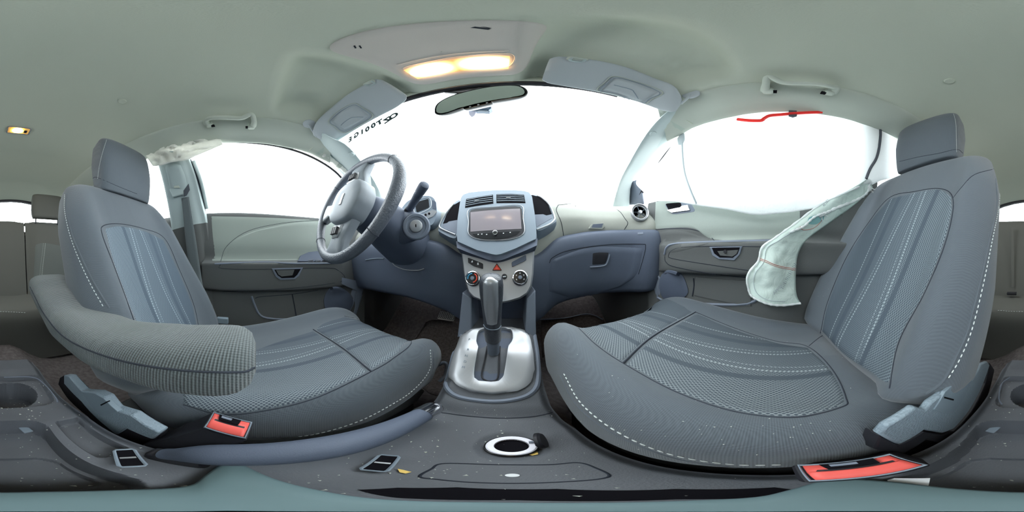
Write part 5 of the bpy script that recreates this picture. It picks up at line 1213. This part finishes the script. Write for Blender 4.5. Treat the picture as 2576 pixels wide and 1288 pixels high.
def lq(u, v):
    a = Vector(lx[0]+(0,))*(1-u)+Vector(lx[1]+(0,))*u; b = Vector(lx[3]+(0,))*(1-u)+Vector(lx[2]+(0,))*u; p = a+(b-a)*v; p.z = roofz(p.x, p.y)-.0125-.003*(1-4*(v-.5)**2); return p
m = M(); rows = [[lq(i/24, j/6) for i in range(25)] for j in range(7)]; m.grid(rows)
lo = obj('lamp_lens', m, m_lens, op, smooth=60, label='glowing amber lens of the reading lamps')
l = lo.data.uv_layers.new(name='UVMap')
for lp in lo.data.loops: i = lp.vertex_index; l.data[i if False else lp.index].uv = ((i % 25)/24, (i//25)/6)
seam('lens_rim', 'opan', [(1017, 169), (1090, 152), (1160, 141), (1286, 135), (1278, 168), (1200, 170), (1120, 178), (1043, 192), (1030, 181)], .0016, m_roofp, op, closed=True, n=60)
seam('lens_hood', 'opan', [(1000, 163), (1060, 148), (1160, 133), (1280, 127)], .003, m_roofp, op)
for pts in (([(889, 115), (893, 114), (897, 121), (893, 122)]), ([(902, 115), (906, 114), (911, 121), (907, 122)]), ([(1183, 70), (1195, 67), (1235, 73), (1228, 75)]), ([(1208, 67), (1222, 68), (1238, 71), (1232, 72)])):
    plate('sound_slot', 'opan', pts, .0006, m_groove, op, smooth=0)
def lamp(loc, power, sz, d_=(0, 0, -1), nm='lamp_light'):
    ld = bpy.data.lights.new(nm, 'AREA'); ld.energy = power; ld.color = (1, .72, .42); ld.size = sz; lo = bpy.data.objects.new(nm, ld); COL.objects.link(lo); lo.location = loc
    lo.rotation_euler = Vector(d_).to_track_quat('-Z', 'Y').to_euler(); return lo
for x in (-.14, -.045):
    l_ = lamp((x, .252, .645), .8, .03); l_.parent = op; l_.location = Vector(l_.location)-op.location
# rear dome lamp
dl = thing('rear_dome_lamp', (-.085, -.70, .68), 'small lit amber dome lamp in the roof above the rear seat', 'lamp')
c = on('roof', 47, 327, .0); R = Matrix.Rotation(.10, 3, 'Z')
zz = c.z-.004
def dq(a, b, dz=0): v = R @ Vector((a, b, 0)); x, y = c.x+v.x, c.y+v.y; return Vector((x, y, roofz(x, y)-.004+dz))
obj('bezel', M().tube([dq(a, b) for a, b in spline([(-.05, -.024, 0), (.05, -.024, 0), (.052, .0, 0), (.05, .024, 0), (-.05, .024, 0), (-.052, 0, 0)], 40, True) for a, b in [(a, b)]] if False else [dq(q.x, q.y) for q in spline([(-.046, -.024, 0), (0, -.025, 0), (.046, -.024, 0), (.049, 0, 0), (.046, .024, 0), (0, .025, 0), (-.046, .024, 0), (-.049, 0, 0)], 48, True)], .003, 6, closed=True), m_hood, dl)
rows = [[dq(-.045+.09*i/16, -.022+.044*j/6, -.003*(1-4*(j/6-.5)**2)) for i in range(17)] for j in range(7)]
m_lens2 = lens_mat('dome_lamp_lens', (.55,), 14, .42)
for e_ in m_lens2.node_tree.nodes:
    if e_.bl_idname == 'ShaderNodeValToRGB': e_.color_ramp.elements[0].color = lin((196, 140, 30)); e_.color_ramp.elements[1].color = lin((250, 190, 60))
lo = obj('dome_lens', M().grid(rows), m_lens2, dl, smooth=60, label='glowing amber dome lens'); l = lo.data.uv_layers.new(name='UVMap')
for lp in lo.data.loops: i = lp.vertex_index; l.data[lp.index].uv = ((i % 17)/16, (i//17)/6)
obj('dome_switch', M().box(dq(-.030, 0, -.004), (.014, .02, .004), R), m_groove, dl, bevel=.001)
l_ = lamp(c+Vector((0, 0, -.025)), .6, .03); l_.parent = dl; l_.location = Vector(l_.location)-dl.location
# grab handles
def handle(pix, xs, lb, tilt):
    K = ['roof', 'trim_2' if pix[0][0] > 1288 else 'trim_3']; p = [on(K, x, y, xx) for (x, y), xx in zip(pix, xs)]
    t = thing('grab_handle', p[0], lb, 'grab handle', 'roof grab handles' if False else None)
    ax_ = (p[-1]-p[0]).normalized()
    pa = spline(p, 48); rr = []
    for i in range(49): rr.append(.0085+.0035*(1-sm(0, .16, min(i, 48-i)/48)))
    obj('grip', M().tube(pa, rr, 14, flat=1.35), m_rail, t, smooth=70)
    for q, d in ((p[0], 1), (p[-1], -1)):
        obj('end_cap', M().box(q+ax_*.006*d+Vector((0, 0, -.002)), (.022, .026, .030)), m_rail, t, bevel=.007)
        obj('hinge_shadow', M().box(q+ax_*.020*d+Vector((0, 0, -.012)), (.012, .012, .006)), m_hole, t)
    return t
handle([(1926, 228), (1922, 215), (1934, 207), (1965, 205), (2005, 207), (2050, 208), (2084, 214), (2094, 222), (2090, 232)], [.006, .020, .030, .032, .033, .032, .030, .020, .006], 'pale roof grab handle above the passenger door', 0)
handle([(522, 312), (520, 299), (532, 291), (555, 289), (580, 290), (610, 291), (632, 296), (638, 304), (636, 317)], [.006, .020, .030, .032, .033, .032, .030, .020, .006], 'pale roof grab handle above the driver door', 0)
# headliner buttons
for px, py, lb in ((308, 255, 'round headliner button above the driver headrest'), (2388, 204, 'round headliner button above the passenger headrest')):
    c = on('roof', px, py, .0); up = c-on('roof', px, py, -.01)
    tag(obj('headliner_button', M().lathe([(0, .004), (.011, .004), (.0135, .002), (.014, -.002)], c, up, 30), m_roof), lb, 'button')
# rear-view mirror
mc = P(1196, 246, y=.31); ux = (P(1300, 218, y=.30)-P(1092, 266, y=.33)).normalized()
fr = Vector((.06, -.94, -.24)).normalized(); fr = (fr-ux*fr.dot(ux)).normalized(); uy = ux.cross(-fr) if ux.cross(-fr).z > 0 else ux.cross(fr)
uy = uy*1.2
rm = thing('rear_view_mirror', mc, 'frameless-looking dark rimmed rear-view mirror under the windscreen header', 'mirror')
rm['label'] = 'dark-rimmed rear-view mirror hanging at the top of the windscreen'
mo = [(-.098, -.018), (-.100, -.004), (-.085, .018), (-.05, .029), (0, .031), (.055, .029), (.09, .020), (.101, 0), (.096, -.020), (.07, -.026), (.03, -.027), (.024, -.032), (-.03, -.032), (-.036, -.026), (-.08, -.026)]
o2 = spline([(a, b, 0) for a, b in mo], 80, True)
f = lambda k, h: [mc+ux*q.x*k+uy*q.y*k+fr*h for q in o2]
obj('mirror_housing', M().grid([f(.55, -.028), f(.8, -.024), f(.96, -.012), f(1, 0), f(.985, .003), f(.955, .0025)], cu=True).add(f(.55, -.028), [tuple(range(80))]), m_knobk, rm, smooth=60)
obj('mirror_glass', M().add([mc+ux*q.x*.935+uy*(q.y*.87+.0012 if q.y > -.026 else -.0225)+fr*.0025 for q in o2], [tuple(range(80))]), m_mirror, rm, smooth=0, label='reflecting mirror glass')
for x in (-.018, .0, .018): obj('mirror_button', M().lathe([(0, .0015), (.0022, .0012), (.0025, 0)], mc+ux*x+uy*-.029+fr*.003, fr, 12), m_silver, rm)
mt = Vector((-.10, .352, .605))
obj('mirror_mount', M().grid([[mt+Vector((a*1.0, .01, .012)) for a in (-.06, -.03, 0, .03, .06)], [mt+Vector((a*.9, 0, -.004)) for a in (-.06, -.03, 0, .03, .06)], [mt+Vector((a*.45, .005, -.02)) for a in (-.06, -.03, 0, .03, .06)], [mc-fr*.02+Vector((a*.25, 0, .0)) for a in (-.06, -.03, 0, .03, .06)]]), m_knobk, rm, smooth=60, solid=.01, solid_off=0)
sn = thing('sensor_pod', P(1205, 268, y=.42), 'small blue-tinted sensor pod fixed to the windscreen beneath the mirror', 'sensor')
m_sens = mat('blue_sensor_plastic', (44, 78, 104), .4, spec=.5)
a = [P(x, y, y=.40) for x, y in [(1184, 268), (1236, 259), (1236, 272), (1228, 277), (1192, 276)]]; obj('pod_body', M().prism(a, (0, .03, .01)), m_sens, sn, smooth=30, bevel=.002)
obj('pod_ring', M().tube([P(x, y, y=.398) for x, y in [(1196, 268), (1208, 263), (1214, 270), (1200, 274)]], .0016, 6, closed=True), m_silver, sn)
obj('pod_bracket', M().tube([P(x, y, y=.405) for x, y in [(1142, 281), (1165, 277), (1195, 279), (1232, 280)]], .0016, 6), m_hood, sn)
a = [P(x, y, y=.41) for x, y in [(1178, 277), (1198, 278), (1194, 290), (1187, 295), (1180, 288)]]; obj('pod_foot', M().prism(a, (0, .008, 0)), mat('frosted_pad', (226, 226, 246), .6), sn, smooth=0)
# backwards grease-pencil number on the windscreen (written from outside)
m_ink = mat('grey_window_marker', (18, 24, 24), .8, spec=0)
wt = bpy.data.objects['window_1']
pts = [(878, 350), (893, 339), (908, 331), (921, 324), (936, 315), (952, 307), (971, 301), (987, 291)]
for ch, (x, y) in zip('EG100TZO', pts):
    p = P(x+3, y+1, y=.42); q = P(x+13, y-5.5, y=.42); text('marker_numeral', ch, m_ink, wt, p, q-p, (-.10, -.0, 1), .050, .0004, flip=True, bold=.0032)

# ------------------------------------------------------------------ CAMERA MOUNT, DEBRIS
ol = [(470, 1222), (520, 1192), (566, 1160), (610, 1168), (680, 1200), (800, 1232), (1000, 1258), (1300, 1264), (1700, 1260), (1900, 1250), (1985, 1232), (2060, 1210), (2130, 1203), (2260, 1212), (2400, 1228), (2576, 1238), (120, 1236), (300, 1232)]
a = spline([P(x, y, z=-.352) for x, y in ol], 80, True)
f = lambda k, dz: [Vector((p.x*k, p.y*k, p.z+dz)) for p in a]
cm = obj('camera_mount', M().grid([f(1.0, -.012), f(1.0, -.003), f(.93, 0), f(.5, .002), f(.02, .002)], cu=True).add(f(1.0, -.012), [tuple(range(80))]), m_teal, None, smooth=60)
tag(cm, 'flat teal-grey camera mount lying across the console directly below', 'camera mount')
random.seed(11)
m = M()
def crumb(p, s):
    a = random.random()*6.3; b = [p+Vector((cos(a+k*1.9+random.random()*.5)*s*random.uniform(.5, 1), sin(a+k*1.9)*s*random.uniform(.5, 1), random.uniform(0, s*.2))) for k in range(3)]
    m.add(b+[p+Vector((0, 0, s*.5))], [(0, 1, 3), (1, 2, 3), (2, 0, 3), (0, 2, 1)])
for i in range(300):
    y = random.uniform(-.36, .26); x = random.uniform(-.12, .08) if random.random() < .5 else random.gauss(-.04, .03); x = max(cs(y, 2)+.01, min(cs(y, 3)-.01, x))
    crumb(Vector((x, y, deckz(x, y)+.0004)), random.uniform(.0006, .0017) if random.random() < .9 else .0025)
for i in range(60):
    y = random.uniform(.29, .44); x = random.choice((-.13, .052))+random.gauss(0, .006); crumb(Vector((x, y, deckz(x, y)+.002)), random.uniform(.0004, .001))
o = obj('debris', m, m_crumb, None, smooth=0); tag(o, 'pale crumbs and dust flecks scattered over the centre console', 'debris'); o['kind'] = 'stuff'
m = M()
for i in range(150):
    if random.random() < .6: px, py, k = random.uniform(1450, 2150), random.uniform(790, 1150), 'pc'
    else: px, py, k = random.uniform(2010, 2110), random.uniform(560, 820), 'pb'
    h = SURF[k].ray_cast(Vector(), D(px, py))
    if h[0] is None: continue
    if SURF['pb'].ray_cast(Vector(), D(px, py))[3] and k == 'pc' and SURF['pb'].ray_cast(Vector(), D(px, py))[3] < h[3]: continue
    crumb(h[0]+h[1]*.0 - D(px, py)*.0012, random.uniform(.0005, .0013))
o = obj('debris', m, m_crumb, None, smooth=0); tag(o, 'tiny glass crumbs scattered on the passenger seat cloth', 'debris'); o['kind'] = 'stuff'
m = M()
for i in range(260):
    px, py = random.gauss(1100, 28), random.gauss(880, 30); h = on('floor', px, py, .008); crumb(h, random.uniform(.001, .003))
o = obj('debris', m, mat('brown_grit', (150, 130, 110), .9), None, smooth=0); tag(o, 'brown grit scattered on the driver floor mat', 'debris'); o['kind'] = 'stuff'
for pts, z, lb in (([(1322, 1142), (1336, 1135), (1352, 1137), (1356, 1144), (1340, 1147)], -.378, 'small dry yellow leaf scrap at the foot of the power socket'), ([(1000, 1180), (1015, 1183), (1035, 1188), (1020, 1192), (1005, 1189)], -.377, 'small yellow leaf scrap in front of the bright slot')):
    a = [on('cons', x, y, .002) for x, y in pts]; tag(obj('leaf_scrap', M().prism(a, (0, 0, .001)), m_leaf, None, smooth=0), lb, 'leaf')
for pts, lb in (([(2232, 1208), (2250, 1203), (2340, 1203), (2335, 1224), (2245, 1226)], 'pale scrap lying in the console tray near the passenger buckle'),):
    a = [P(x, y, z=-.366) for x, y in pts]; tag(obj('paper_scrap', M().prism(a, (0, 0, .0012)), m_white, None, smooth=0), lb, 'scrap')
